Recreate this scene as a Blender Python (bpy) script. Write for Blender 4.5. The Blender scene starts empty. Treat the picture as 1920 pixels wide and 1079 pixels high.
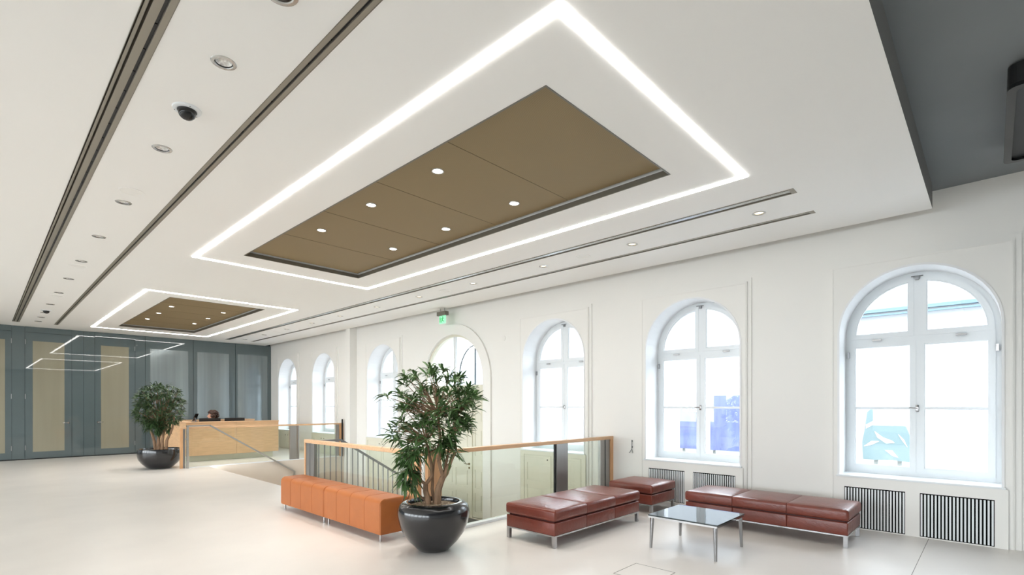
import bpy, bmesh, math, random
from mathutils import Vector, Matrix
random.seed(7)
PI = math.pi
scene = bpy.context.scene
C = scene.collection

# ------------------------------------------------------------------ helpers
def lin(r, g, b):
    def f(c):
        c /= 255.0
        return c / 12.92 if c <= 0.04045 else ((c + 0.055) / 1.055) ** 2.4
    return (f(r), f(g), f(b), 1.0)

def acc(o):
    v = Vector((0, 0, 0))
    while o is not None:
        v += o.location
        o = o.parent
    return v

class MB:
    """collects shapes in world (or local) coordinates and links them as one mesh"""
    def __init__(s):
        s.bm = bmesh.new()
    def face(s, pts):
        return s.bm.faces.new([s.bm.verts.new(p) for p in pts])
    def box(s, x0, x1, y0, y1, z0, z1, bev=0.0, seg=2):
        b = bmesh.new()
        bmesh.ops.create_cube(b, size=1.0)
        for v in b.verts:
            v.co = Vector(((x0 + x1) / 2 + v.co.x * (x1 - x0), (y0 + y1) / 2 + v.co.y * (y1 - y0), (z0 + z1) / 2 + v.co.z * (z1 - z0)))
        if bev:
            bmesh.ops.bevel(b, geom=b.edges[:], offset=bev, segments=seg, profile=0.5, affect='EDGES')
        s.join(b)
        return s
    def join(s, b, mat=None):
        if mat is not None:
            bmesh.ops.transform(b, matrix=mat, verts=b.verts)
        me = bpy.data.meshes.new('scratch')
        b.to_mesh(me); b.free()
        s.bm.from_mesh(me)
        bpy.data.meshes.remove(me)
    def tube(s, pts, r, n=8, caps=True):
        pts = [Vector(p) for p in pts]
        rs = r if isinstance(r, (list, tuple)) else [r] * len(pts)
        rings = []
        up = None
        for i, p in enumerate(pts):
            d = (pts[min(i + 1, len(pts) - 1)] - pts[max(i - 1, 0)]).normalized()
            if up is None or abs(up.dot(d)) > 0.98:
                up = Vector((0, 0, 1)) if abs(d.z) < 0.9 else Vector((1, 0, 0))
            a = d.cross(up).normalized()
            bb = a.cross(d).normalized()
            up = bb
            rings.append([s.bm.verts.new(p + (a * math.cos(t) + bb * math.sin(t)) * rs[i]) for t in [2 * PI * k / n for k in range(n)]])
        for i in range(len(rings) - 1):
            for k in range(n):
                s.bm.faces.new((rings[i][k], rings[i][(k + 1) % n], rings[i + 1][(k + 1) % n], rings[i + 1][k]))
        if caps:
            s.bm.faces.new(rings[0]); s.bm.faces.new(rings[-1])
        return s
    def bar(s, p, q, w, h):
        """square-section bar from p to q; w across (horizontal), h in the vertical sense"""
        p, q = Vector(p), Vector(q)
        d = (q - p).normalized()
        a = d.cross(Vector((0, 0, 1)))
        a = Vector((1, 0, 0)) if a.length < 1e-4 else a.normalized()
        b = a.cross(d).normalized()
        v = []
        for e in (p, q):
            v.append([s.bm.verts.new(e + a * i * w / 2 + b * j * h / 2) for i, j in ((-1, -1), (1, -1), (1, 1), (-1, 1))])
        for k in range(4):
            s.bm.faces.new((v[0][k], v[0][(k + 1) % 4], v[1][(k + 1) % 4], v[1][k]))
        s.bm.faces.new(v[0]); s.bm.faces.new(v[1])
        return s
    def lathe(s, prof, c=(0, 0, 0), n=32, cap0=True, cap1=True):
        rings = []
        for (r, z) in prof:
            rings.append([s.bm.verts.new((c[0] + r * math.cos(t), c[1] + r * math.sin(t), c[2] + z)) for t in [2 * PI * k / n for k in range(n)]])
        for i in range(len(rings) - 1):
            for k in range(n):
                s.bm.faces.new((rings[i][k], rings[i][(k + 1) % n], rings[i + 1][(k + 1) % n], rings[i + 1][k]))
        if cap0: s.bm.faces.new(rings[0])
        if cap1: s.bm.faces.new(rings[-1])
        return s
    def ring(s, outer, inner, f0, f1):
        """frame between two outlines of equal length; f0/f1 map an outline point to 3D (front, back)"""
        n = len(outer)
        A = [s.bm.verts.new(f0(p)) for p in outer]; B = [s.bm.verts.new(f0(p)) for p in inner]
        D = [s.bm.verts.new(f1(p)) for p in outer]; E = [s.bm.verts.new(f1(p)) for p in inner]
        for k in range(n):
            j = (k + 1) % n
            for q in ((A[k], A[j], B[j], B[k]), (D[k], D[j], E[j], E[k]), (A[k], A[j], D[j], D[k]), (B[k], B[j], E[j], E[k])):
                s.bm.faces.new(q)
        return s
    def prism(s, outline, f0, f1):
        n = len(outline)
        A = [s.bm.verts.new(f0(p)) for p in outline]; D = [s.bm.verts.new(f1(p)) for p in outline]
        s.bm.faces.new(A); s.bm.faces.new(D)
        for k in range(n):
            j = (k + 1) % n
            s.bm.faces.new((A[k], A[j], D[j], D[k]))
        return s
    def grid(s, a0, a1, b0, b1, holes, f):
        """rectangle with rectangular holes, f maps (a, b) to 3D"""
        As = sorted({a0, a1} | {h[i] for h in holes for i in (0, 1) if a0 < h[i] < a1})
        Bs = sorted({b0, b1} | {h[i] for h in holes for i in (2, 3) if b0 < h[i] < b1})
        V = {}
        def v(i, j):
            if (i, j) not in V: V[i, j] = s.bm.verts.new(f(As[i], Bs[j]))
            return V[i, j]
        for i in range(len(As) - 1):
            for j in range(len(Bs) - 1):
                ca, cb = (As[i] + As[i + 1]) / 2, (Bs[j] + Bs[j + 1]) / 2
                if any(h[0] < ca < h[1] and h[2] < cb < h[3] for h in holes): continue
                s.bm.faces.new((v(i, j), v(i + 1, j), v(i + 1, j + 1), v(i, j + 1)))
        return s
    def build(s, name, mat, parent=None, smooth=False, local=False, base=False):
        bmesh.ops.recalc_face_normals(s.bm, faces=s.bm.faces[:])
        off = Vector((0, 0, 0))
        if parent is not None and not local:
            off = acc(parent)
        if base:
            xs = [v.co for v in s.bm.verts]
            off = Vector(((min(p.x for p in xs) + max(p.x for p in xs)) / 2, (min(p.y for p in xs) + max(p.y for p in xs)) / 2, min(p.z for p in xs)))
        if off.length:
            bmesh.ops.translate(s.bm, vec=-off, verts=s.bm.verts[:])
        me = bpy.data.meshes.new(name)
        s.bm.to_mesh(me); s.bm.free()
        for m in (mat if isinstance(mat, list) else [mat]):
            me.materials.append(m)
        if smooth:
            for p in me.polygons: p.use_smooth = True
            try: me.set_sharp_from_angle(angle=math.radians(38))
            except Exception: pass
        o = bpy.data.objects.new(name, me)
        C.objects.link(o)
        if parent is not None: o.parent = parent
        if base: o.location = off
        return o

def tag(o, label, cat, group=None, kind=None):
    o['label'] = label; o['category'] = cat
    if group: o['group'] = group
    if kind: o['kind'] = kind
    return o

def thing(name, label, cat, loc, rz=0.0, group=None):
    o = bpy.data.objects.new(name, None)
    o.empty_display_size = 0.2
    C.objects.link(o)
    o.location = loc; o.rotation_euler = (0, 0, rz)
    return tag(o, label, cat, group)

def struct(o):
    o['kind'] = 'structure'
    return o

def semp(name, loc):
    o = bpy.data.objects.new(name, None)
    C.objects.link(o); o.location = loc
    return struct(o)

def dup(o, parent=None, loc=None):
    c = o.copy(); C.objects.link(c); c.parent = parent
    if loc is not None: c.location = loc
    for ch in list(o.children): dup(ch, c)
    return c

# ------------------------------------------------------------------ materials
def new_mat(name):
    m = bpy.data.materials.new(name); m.use_nodes = True
    nt = m.node_tree
    return m, nt, nt.nodes['Principled BSDF'], nt.nodes['Material Output']

def mat(name, col, rough=0.5, metal=0.0, spec=0.5, var=0.0, vscale=4.0, bump=0.0, bscale=60.0, coat=0.0, stretch=(1, 1, 1), detail=4.0):
    m, nt, p, out = new_mat(name)
    p.inputs['Base Color'].default_value = col
    p.inputs['Roughness'].default_value = rough
    p.inputs['Metallic'].default_value = metal
    p.inputs['Specular IOR Level'].default_value = spec
    p.inputs['Coat Weight'].default_value = coat
    p.inputs['Coat Roughness'].default_value = 0.05
    if var or bump:
        tc = nt.nodes.new('ShaderNodeTexCoord'); mp = nt.nodes.new('ShaderNodeMapping')
        mp.inputs['Scale'].default_value = stretch
        nt.links.new(tc.outputs['Object'], mp.inputs['Vector'])
    if var:
        n = nt.nodes.new('ShaderNodeTexNoise'); n.inputs['Scale'].default_value = vscale; n.inputs['Detail'].default_value = detail
        nt.links.new(mp.outputs['Vector'], n.inputs['Vector'])
        r = nt.nodes.new('ShaderNodeValToRGB')
        r.color_ramp.elements[0].position = 0.3; r.color_ramp.elements[1].position = 0.7
        r.color_ramp.elements[0].color = tuple(c * (1 - var) for c in col[:3]) + (1,)
        r.color_ramp.elements[1].color = tuple(min(1, c * (1 + var)) for c in col[:3]) + (1,)
        nt.links.new(n.outputs['Fac'], r.inputs['Fac'])
        nt.links.new(r.outputs['Color'], p.inputs['Base Color'])
    if bump:
        n2 = nt.nodes.new('ShaderNodeTexNoise'); n2.inputs['Scale'].default_value = bscale; n2.inputs['Detail'].default_value = 3
        nt.links.new(mp.outputs['Vector'], n2.inputs['Vector'])
        b = nt.nodes.new('ShaderNodeBump'); b.inputs['Strength'].default_value = bump; b.inputs['Distance'].default_value = 0.01
        nt.links.new(n2.outputs['Fac'], b.inputs['Height']); nt.links.new(b.outputs['Normal'], p.inputs['Normal'])
    return m

def glass_mat(name, tint, ior=1.5, gloss_rough=0.0):
    m, nt, p, out = new_mat(name)
    nt.nodes.remove(p)
    t = nt.nodes.new('ShaderNodeBsdfTransparent'); t.inputs['Color'].default_value = tint
    g = nt.nodes.new('ShaderNodeBsdfGlossy'); g.inputs['Roughness'].default_value = gloss_rough
    f = nt.nodes.new('ShaderNodeFresnel')
    ge = nt.nodes.new('ShaderNodeNewGeometry'); mi = nt.nodes.new('ShaderNodeMix')      # same reflectance on entering and leaving the pane
    mi.inputs[2].default_value = ior; mi.inputs[3].default_value = 1.0 / ior
    nt.links.new(ge.outputs['Backfacing'], mi.inputs[0]); nt.links.new(mi.outputs[0], f.inputs['IOR'])
    mx = nt.nodes.new('ShaderNodeMixShader')
    nt.links.new(f.outputs['Fac'], mx.inputs['Fac']); nt.links.new(t.outputs[0], mx.inputs[1]); nt.links.new(g.outputs[0], mx.inputs[2])
    nt.links.new(mx.outputs[0], out.inputs['Surface'])
    return m

def emit_mat(name, col, strength):
    m, nt, p, out = new_mat(name)
    p.inputs['Base Color'].default_value = col
    p.inputs['Emission Color'].default_value = col
    p.inputs['Emission Strength'].default_value = strength
    return m

def wood_mat(name, col, axis='x'):
    st = {'x': (1.2, 14, 14), 'y': (14, 1.2, 14), 'z': (14, 14, 1.2)}[axis]
    return mat(name, col, rough=0.38, spec=0.4, var=0.12, vscale=3.0, stretch=st, detail=6)

M = {}
M['wall'] = mat('white_plaster', lin(237, 236, 232), 0.7, spec=0.2, bump=0.02, bscale=90)
M['reveal'] = mat('white_reveal_paint', lin(236, 237, 238), 0.5, spec=0.3)
M['ceil'] = mat('ceiling_plaster', lin(243, 242, 239), 0.8, spec=0.1, bump=0.01, bscale=120)
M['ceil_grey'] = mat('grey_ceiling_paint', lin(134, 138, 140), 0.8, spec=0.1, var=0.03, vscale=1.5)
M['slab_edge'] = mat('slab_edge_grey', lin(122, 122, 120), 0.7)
M['floor'] = mat('pale_stone_floor', lin(229, 224, 218), 0.32, spec=0.42, var=0.045, vscale=0.9, detail=8)
M['pit'] = mat('pale_stone_stair', lin(214, 203, 190), 0.5, spec=0.3, var=0.03, vscale=2)
M['joint'] = mat('floor_joint_grey', lin(128, 124, 118), 0.8)
M['slate'] = mat('slate_blue_glass_panel', lin(93, 105, 107), 0.015, spec=0.6, var=0.03, vscale=1.2)
M['slate_dark'] = mat('dark_slate', lin(38, 48, 53), 0.4)
M['frost'] = mat('frosted_beige_pane', lin(150, 145, 126), 0.02, spec=0.5, var=0.09, vscale=1.0, stretch=(3, 1, 0.12))
M['frost_grey'] = mat('frosted_grey_pane', lin(140, 150, 152), 0.14, metal=0.45, spec=0.75, var=0.14, vscale=1.2, stretch=(4, 1, 0.1))
M['brown'] = mat('brown_acoustic_panel', lin(146, 128, 96), 0.6, spec=0.2)
def acoustic(m):
    nt = m.node_tree; p = nt.nodes['Principled BSDF']
    tc = nt.nodes.new('ShaderNodeTexCoord')
    w = nt.nodes.new('ShaderNodeTexWave'); w.wave_type = 'BANDS'; w.bands_direction = 'Y'; w.inputs['Scale'].default_value = 22.0
    nt.links.new(tc.outputs['Object'], w.inputs['Vector'])
    mx = nt.nodes.new('ShaderNodeMix'); mx.data_type = 'RGBA'
    c = p.inputs['Base Color'].default_value
    mx.inputs[6].default_value = tuple(x * 0.88 for x in c[:3]) + (1,); mx.inputs[7].default_value = tuple(x * 1.07 for x in c[:3]) + (1,)
    nt.links.new(w.outputs['Fac'], mx.inputs[0]); nt.links.new(mx.outputs[2], p.inputs['Base Color'])
acoustic(M['brown'])
M['brown_seam'] = mat('dark_brown_seam', lin(104, 90, 66), 0.7)
M['bronze'] = mat('bronze_grey_trim', lin(122, 118, 108), 0.4, metal=0.5)
M['bronze_light'] = mat('light_bronze_trim', lin(150, 144, 132), 0.45, metal=0.3)
M['black'] = mat('matt_black', lin(22, 22, 23), 0.5)
M['gloss_black'] = mat('gloss_black', lin(14, 15, 17), 0.12)
M['silver'] = mat('satin_silver', lin(190, 190, 188), 0.25, metal=0.9)
M['steel'] = mat('brushed_steel', lin(158, 156, 154), 0.3, metal=0.9, var=0.06, vscale=2, stretch=(60, 60, 1))
M['chrome'] = mat('polished_chrome', lin(186, 186, 188), 0.1, metal=1.0)
M['table_leg'] = mat('satin_table_leg', lin(160, 160, 162), 0.16, metal=1.0)
M['rail_grey'] = mat('grey_metal_rail', lin(140, 141, 142), 0.4, metal=0.6)
M['wood_x'] = wood_mat('pale_oak_along_hall_width', lin(217, 177, 138), 'x')
M['wood_y'] = wood_mat('pale_oak_along_hall_length', lin(220, 180, 138), 'y')
M['wood_z'] = wood_mat('pale_oak_upright', lin(216, 168, 124), 'z')
M['white_paint'] = mat('white_satin_paint', lin(228, 232, 234), 0.35, spec=0.4)
M['cream'] = mat('cream_panel_paint', lin(222, 220, 204), 0.45, spec=0.35)
M['void'] = mat('dark_grille_void', lin(14, 14, 14), 0.9, spec=0.1)
M['leather_red'] = mat('oxblood_leather', lin(114, 55, 43), 0.3, spec=0.5, var=0.12, vscale=7, bump=0.35, bscale=26)
M['leather_orange'] = mat('tan_orange_leather', lin(174, 102, 53), 0.42, spec=0.4, var=0.06, vscale=5, bump=0.12, bscale=120)
M['leather_seam'] = mat('dark_leather_seam', lin(72, 30, 24), 0.6)
M['orange_seam'] = mat('orange_leather_seam', lin(158, 87, 48), 0.6)
M['pot'] = mat('dark_glazed_ceramic', lin(27, 27, 30), 0.16, spec=0.6, var=0.12, vscale=5, coat=0.3, bump=0.06, bscale=10)
M['pebble'] = None
M['bark'] = mat('brown_bark', lin(140, 112, 88), 0.85, var=0.3, vscale=18, bump=0.5, bscale=60, stretch=(1, 1, 0.4))
M['leaf'] = mat('dark_green_leaf', lin(76, 106, 60), 0.33, spec=0.5, var=0.35, vscale=7)
M['leaf_far'] = mat('deep_green_leaf', lin(60, 84, 50), 0.4, spec=0.45, var=0.4, vscale=9)
M['window_glass'] = glass_mat('clear_window_glass', (0.97, 0.98, 0.99, 1))
M['rail_glass'] = glass_mat('greenish_balustrade_glass', (0.93, 0.965, 0.94, 1), ior=1.45)
M['table_glass'] = mat('dark_glass_table_top', lin(34, 46, 48), 0.02, spec=0.6)
M['led'] = emit_mat('warm_white_led_diffuser', (1.0, 0.985, 0.955, 1), 9.0)
M['lamp_on'] = emit_mat('lit_lamp_lens', (1.0, 0.93, 0.82, 1), 7.0)
M['lamp_dim'] = emit_mat('faintly_lit_lamp_lens', (1.0, 0.88, 0.68, 1), 0.9)
M['reflector'] = mat('faceted_lamp_reflector', lin(232, 230, 226), 0.35, metal=0.5, var=0.3, vscale=60)
M['exit_green'] = emit_mat('exit_sign_green', lin(12, 150, 62), 0.45)
M['exit_white'] = emit_mat('exit_sign_pale_green', lin(150, 228, 185), 0.32)
M['skin'] = mat('skin', lin(222, 170, 145), 0.5, spec=0.3)
M['hair'] = mat('brown_hair', lin(62, 38, 27), 0.55, var=0.4, vscale=30, bump=0.8, bscale=50)
M['cloth'] = mat('dark_blue_cloth', lin(45, 50, 66), 0.85)
M['brass'] = mat('aged_brass', lin(120, 104, 70), 0.35, metal=0.9)
M['street'] = mat('pale_paving', lin(165, 166, 167), 0.9)
M['print_white'] = mat('white_print', lin(240, 240, 240), 0.8)
M['facade'] = mat('pale_street_facade', lin(150, 153, 156), 0.9)
M['banner_blue'] = mat('blue_hoarding_print', lin(94, 104, 146), 0.7, var=0.35, vscale=1.3, stretch=(1, 3, 0.8))
M['eave'] = mat('teal_gutter_paint', lin(82, 103, 114), 0.6)
M['mural'] = mat('pale_turquoise_print', lin(100, 120, 123), 0.7)
M['added_ground'] = mat('added_ground_grey', lin(95, 95, 93), 0.9)  # for the added ground outside the left openings
M['ext_grey'] = mat('weathered_twig_grey', lin(120, 124, 120), 0.8)

def pebbles():
    m, nt, p, out = new_mat('beige_pebble_mulch')
    tc = nt.nodes.new('ShaderNodeTexCoord'); v = nt.nodes.new('ShaderNodeTexVoronoi'); v.inputs['Scale'].default_value = 55
    nt.links.new(tc.outputs['Object'], v.inputs['Vector'])
    r = nt.nodes.new('ShaderNodeValToRGB')
    r.color_ramp.elements[0].color = lin(110, 88, 66); r.color_ramp.elements[1].color = lin(214, 192, 164)
    sep = nt.nodes.new('ShaderNodeSeparateColor')
    nt.links.new(v.outputs['Color'], sep.inputs['Color']); nt.links.new(sep.outputs[0], r.inputs['Fac'])
    nt.links.new(r.outputs['Color'], p.inputs['Base Color'])
    b = nt.nodes.new('ShaderNodeBump'); b.inputs['Strength'].default_value = 0.9; b.inputs['Distance'].default_value = 0.02; b.invert = True
    nt.links.new(v.outputs['Distance'], b.inputs['Height']); nt.links.new(b.outputs['Normal'], p.inputs['Normal'])
    p.inputs['Roughness'].default_value = 0.8
    return m
M['pebble'] = pebbles()

# ------------------------------------------------------------------ dimensions
W = 7.89            # window wall face
WR = 7.848          # raised field round each window
BX = 7.826          # front of the boxes below the windows
XF = 8.27           # window frame
XO = 8.66           # outer face
CZ = 3.90           # lowered ceiling
UZ = 4.17           # upper ceiling
CE = 7.68           # edge of lowered ceiling by the windows
CY = 0.508          # near edge of lowered ceiling
FY = 20.45          # far glass wall
LZ = -1.03          # lower entrance level
XL, YB = -9.0, -6.5 # unseen left wall, back wall
PY0, PY1 = 5.0, 14.75   # stairwell
SX = 3.70           # rail line left of stairwell
SY = 8.10           # near flank of the stair
NX = 4.13           # top nosing of the stair
HW = 0.775
SILL, SPR = 0.685, 2.53
WINS = [0.695, 3.515, 6.35, 12.5, 16.03, 18.85]
DC, DR, DO, DSPR = 9.45, 1.10, 1.345, 2.20

# ------------------------------------------------------------------ floor, walls, ceilings
b = MB()
b.grid(XL, XO, YB, FY + 0.3, [(SX + 0.04, XO, PY0 + 0.02, SY), (NX, XO, SY, PY1)], lambda x, y: (x, y, 0.0))
struct(b.build('floor', M['floor']))
b = MB()
b.grid(SX, XO + 0.6, PY0, PY1 + 0.05, [], lambda x, y: (x, y, LZ))
struct(b.build('floor_lower', M['pit']))
b = MB()
b.face([(SX + 0.04, PY0 + 0.02, LZ), (XO, PY0 + 0.02, LZ), (XO, PY0 + 0.02, 0), (SX + 0.04, PY0 + 0.02, 0)])
b.face([(SX + 0.04, PY0 + 0.02, LZ), (SX + 0.04, SY, LZ), (SX + 0.04, SY, 0), (SX + 0.04, PY0 + 0.02, 0)])
struct(b.build('wall_stairwell_near', M['pit']))
b = MB()
b.face([(NX, PY1, LZ), (XO, PY1, LZ), (XO, PY1, 0), (NX, PY1, 0)])
struct(b.build('wall_stairwell_far', M['pit']))
# stair flight
b = MB()
for i in range(6):
    z1 = -0.172 * (i)
    x0 = NX + 0.28 * (i - 0)
    if i > 0:
        b.box(x0 - 0.28, x0, SY + 0.01, PY1 - 0.01, LZ + 0.001, z1)
tag(b.build('staircase', M['pit'], base=True), 'pale stone steps leading down from the floor to the arched entrance door', 'stairs')

def arch(c, hw, z0, zs, n=24):
    """outline of an arched opening: bottom left, up, over, down to bottom right"""
    pts = [(c + hw, z0), (c + hw, zs)]
    pts += [(c + hw * math.cos(PI * k / n), zs + hw * math.sin(PI * k / n)) for k in range(1, n)]
    pts += [(c - hw, zs), (c - hw, z0)]
    return pts

def fill_round_arch(b, y0, y1, z0, z1, c, hw, za, zs, x, n=24):
    """rect [y0,y1]x[z0,z1] at depth x minus the arch opening"""
    if c - hw > y0 + 1e-5: b.face([(x, y0, z0), (x, c - hw, z0), (x, c - hw, z1), (x, y0, z1)])
    if c + hw < y1 - 1e-5: b.face([(x, c + hw, z0), (x, y1, z0), (x, y1, z1), (x, c + hw, z1)])
    if za > z0 + 1e-5: b.face([(x, c - hw, z0), (x, c + hw, z0), (x, c + hw, za), (x, c - hw, za)])
    for k in range(n):
        t0, t1 = PI * k / n, PI * (k + 1) / n
        ya, yb = c + hw * math.cos(t0), c + hw * math.cos(t1)
        b.face([(x, ya, zs + hw * math.sin(t0)), (x, ya, z1), (x, yb, z1), (x, yb, zs + hw * math.sin(t1))])

PH, PT = 0.93, 3.49    # half width and top of the recessed field
holes = []
for c in WINS:
    holes.append((c - PH, c + PH, LZ if PY0 < c < PY1 else 0.0, PT))
holes.append((DC - DO, DC + DO, LZ, DSPR + DO))
b = MB()
b.grid(YB, FY + 0.3, LZ, UZ + 0.03, holes, lambda y, z: (W, y, z))
fill_round_arch(b, DC - DO, DC + DO, LZ, DSPR + DO, DC, DO, LZ, DSPR, W)
for c in WINS:
    z0 = LZ if PY0 < c < PY1 else 0.0
    PI2, PT2 = PH - 0.055, PT - 0.055
    # stepped edge of the field: W -> W+.022 -> WR
    xm = (W + WR) / 2
    for (h, t, xa, xb) in ((PH, PT, W, xm), (PI2, PT2, xm, WR)):
        b.face([(xa, c - h, z0), (xb, c - h, z0), (xb, c - h, t), (xa, c - h, t)])
        b.face([(xa, c + h, z0), (xb, c + h, z0), (xb, c + h, t), (xa, c + h, t)])
        b.face([(xa, c - h, t), (xb, c - h, t), (xb, c + h, t), (xa, c + h, t)])
    b.face([(xm, c - PH, z0), (xm, c - PI2, z0), (xm, c - PI2, PT2), (xm, c - PH, PT)])
    b.face([(xm, c + PH, z0), (xm, c + PI2, z0), (xm, c + PI2, PT2), (xm, c + PH, PT)])
    b.face([(xm, c - PH, PT), (xm, c + PH, PT), (xm, c + PI2, PT2), (xm, c - PI2, PT2)])
    fill_round_arch(b, c - PI2, c + PI2, z0, PT2, c, HW, 0.66, SPR, WR)
    e0, e1 = PI2 - .012, PI2 - .030
    b.ring([(c - e0, z0), (c - e0, PT2 - .012), (c + e0, PT2 - .012), (c + e0, z0)], [(c - e1, z0), (c - e1, PT2 - .030), (c + e1, PT2 - .030), (c + e1, z0)], lambda p: (WR - .007, p[0], p[1]), lambda p: (WR + .001, p[0], p[1]))
# door surround
o = arch(DC, DO, LZ, DSPR); i = arch(DC, DR, LZ, DSPR)
xs = W - 0.045
for k in range(len(o) - 1):
    b.face([(W, *o[k]), (W, *o[k + 1]), (xs, *o[k + 1]), (xs, *o[k])])
    b.face([(xs, *o[k]), (xs, *o[k + 1]), (xs, *i[k + 1]), (xs, *i[k])])
    b.face([(xs, *i[k]), (xs, *i[k + 1]), (XO, *i[k + 1]), (XO, *i[k])])
struct(b.build('wall_right', M['wall']))
b = MB(); b.box(7.66, W + .001, 13.96, 14.2, LZ, UZ); struct(b.build('trim_pilaster', M['wall']))
# white window reveals (the thick wall), with a fine bead round each opening
b = MB()
for c in WINS:
    a = arch(c, HW, 0.66, SPR)
    for k in range(len(a)):
        j = (k + 1) % len(a)
        b.face([(WR, *a[k]), (WR, *a[j]), (XO, *a[j]), (XO, *a[k])])
    b.ring(arch(c, HW + 0.02, 0.66, SPR), arch(c, HW - 0.004, 0.668, SPR), lambda p: (WR - 0.010, p[0], p[1]), lambda p: (WR + 0.002, p[0], p[1]))
struct(b.build('trim_window_reveals', M['reveal']))

# other walls
ADDED_LWIN = [-3.6 + 3.0 * k for k in range(8)]      # unseen openings added in the left wall to let in fill daylight
b = MB(); b.grid(YB, FY + .3, 0, UZ + .03, [(c - 1.2, c + 1.2, .5, 3.6) for c in ADDED_LWIN], lambda y, z: (XL, y, z)); struct(b.build('wall_left', M['wall']))
b = MB(); b.face([(XL, YB, 0), (XO, YB, 0), (XO, YB, UZ + .03), (XL, YB, UZ + .03)]); struct(b.build('wall_back', M['wall']))
b = MB(); b.box(XL, XO, FY + 0.11, FY + 0.16, 0, UZ + .03); struct(b.build('wall_far', M['slate_dark']))

# lowered ceiling with real holes
REC = [(2.806, 4.75, 2.325, 8.34), (2.806, 4.75, 12.69, 18.46)]
LED = [(2.278, 5.32, 1.781, 8.99), (2.278, 5.32, 12.17, 19.19)]
T1 = (0.641, 0.79, CY, 19.5)
T2 = (1.49, 1.58, CY, 19.45)
S1 = (5.945, 6.095, 1.53, 19.5)
S2 = (6.79, 6.885, 1.53, 19.46)
LX, RX = 1.136, 6.445
LEFT_Y = [2.02, 3.745, 5.40, 7.15, 8.85, 10.56, 12.20, 13.86, 15.60, 17.12, 18.06, 19.02]
RIGHT_Y = [2.03, 3.74, 5.395, 7.126, 8.83, 10.48, 12.23, 13.84, 15.52, 17.28, 19.02]
lamp_holes = [(LX - .052, LX + .052, y - .052, y + .052) for y in LEFT_Y] + [(RX - .052, RX + .052, y - .052, y + .052) for y in RIGHT_Y]
b = MB()
b.grid(XL, CE, CY, FY + 0.11, REC + [T1, T2, S1, S2] + lamp_holes, lambda x, y: (x, y, CZ))
b.face([(CE, CY, CZ), (CE, FY + .06, CZ), (CE, FY + .06, UZ), (CE, CY, UZ)])
for r in REC:
    t = CZ + 0.10
    b.face([(r[0], r[2], CZ), (r[1], r[2], CZ), (r[1], r[2], t), (r[0], r[2], t)])
    b.face([(r[0], r[3], CZ), (r[1], r[3], CZ), (r[1], r[3], t), (r[0], r[3], t)])
    b.face([(r[0], r[2], CZ), (r[0], r[3], CZ), (r[0], r[3], t), (r[0], r[2], t)])
    b.face([(r[1], r[2], CZ), (r[1], r[3], CZ), (r[1], r[3], t), (r[1], r[2], t)])
struct(b.build('ceiling_lowered', M['ceil']))
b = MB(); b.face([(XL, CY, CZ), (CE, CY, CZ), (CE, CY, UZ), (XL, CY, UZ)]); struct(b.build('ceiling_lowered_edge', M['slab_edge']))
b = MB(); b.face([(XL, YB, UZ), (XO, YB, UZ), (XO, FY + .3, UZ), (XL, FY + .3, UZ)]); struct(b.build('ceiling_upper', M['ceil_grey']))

# bronze edging and brown acoustic fields in the two recesses
for k, r in enumerate(REC):
    nm = ('large', 'small')[k]
    which = ('the near large ceiling recess', 'the far ceiling recess by the glass wall')[k]
    z = CZ + 0.07
    t = thing('acoustic_ceiling_panel', 'brown perforated ceiling field with six spotlights in ' + which, 'ceiling panel', ((r[0] + r[1]) / 2, (r[2] + r[3]) / 2, z), 0, 'brown ceiling fields')
    b = MB(); b.box(r[0] + .05, r[1] - .05, r[2] + .05, r[3] - .05, z, z + .03); b.build('panel', M['brown'], t)
    b = MB()
    n = 5
    L = (r[3] - r[2] - 0.1)
    for q in range(1, n):
        y = r[2] + .05 + L * q / n
        b.box(r[0] + .06, r[1] - .06, y - .0025, y + .0025, z - .002, z + .002)
    b.build('seam', M['brown_seam'], t)
    b = MB()
    o_ = [(r[0] + .002, r[2] + .002), (r[1] - .002, r[2] + .002), (r[1] - .002, r[3] - .002), (r[0] + .002, r[3] - .002)]
    i_ = [(r[0] + .014, r[2] + .014), (r[1] - .014, r[2] + .014), (r[1] - .014, r[3] - .014), (r[0] + .014, r[3] - .014)]
    b.ring(o_, i_, lambda p: (p[0], p[1], CZ - .004), lambda p: (p[0], p[1], CZ + .055))
    b.build('edge_trim', M['bronze'], t)
    b = MB(); b.grid(r[0] - .05, r[1] + .05, r[2] - .05, r[3] + .05, [], lambda x, y: (x, y, CZ + .108)); b.build('backing', M['black'], t)

# led rectangles
for k, r in enumerate(LED):
    w = 0.062
    b = MB()
    o_ = [(r[0], r[2]), (r[1], r[2]), (r[1], r[3]), (r[0], r[3])]
    i_ = [(r[0] + w, r[2] + w), (r[1] - w, r[2] + w), (r[1] - w, r[3] - w), (r[0] + w, r[3] - w)]
    b.ring(o_, i_, lambda p: (p[0], p[1], CZ - .008), lambda p: (p[0], p[1], CZ - .0006))
    tag(b.build('ceiling_light_strip', M['led'], base=True), ('large glowing rectangular light line on the ceiling round the near brown recess', 'smaller glowing rectangular light line on the ceiling near the glass wall')[k], 'light strip', 'rectangular ceiling light lines')

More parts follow.
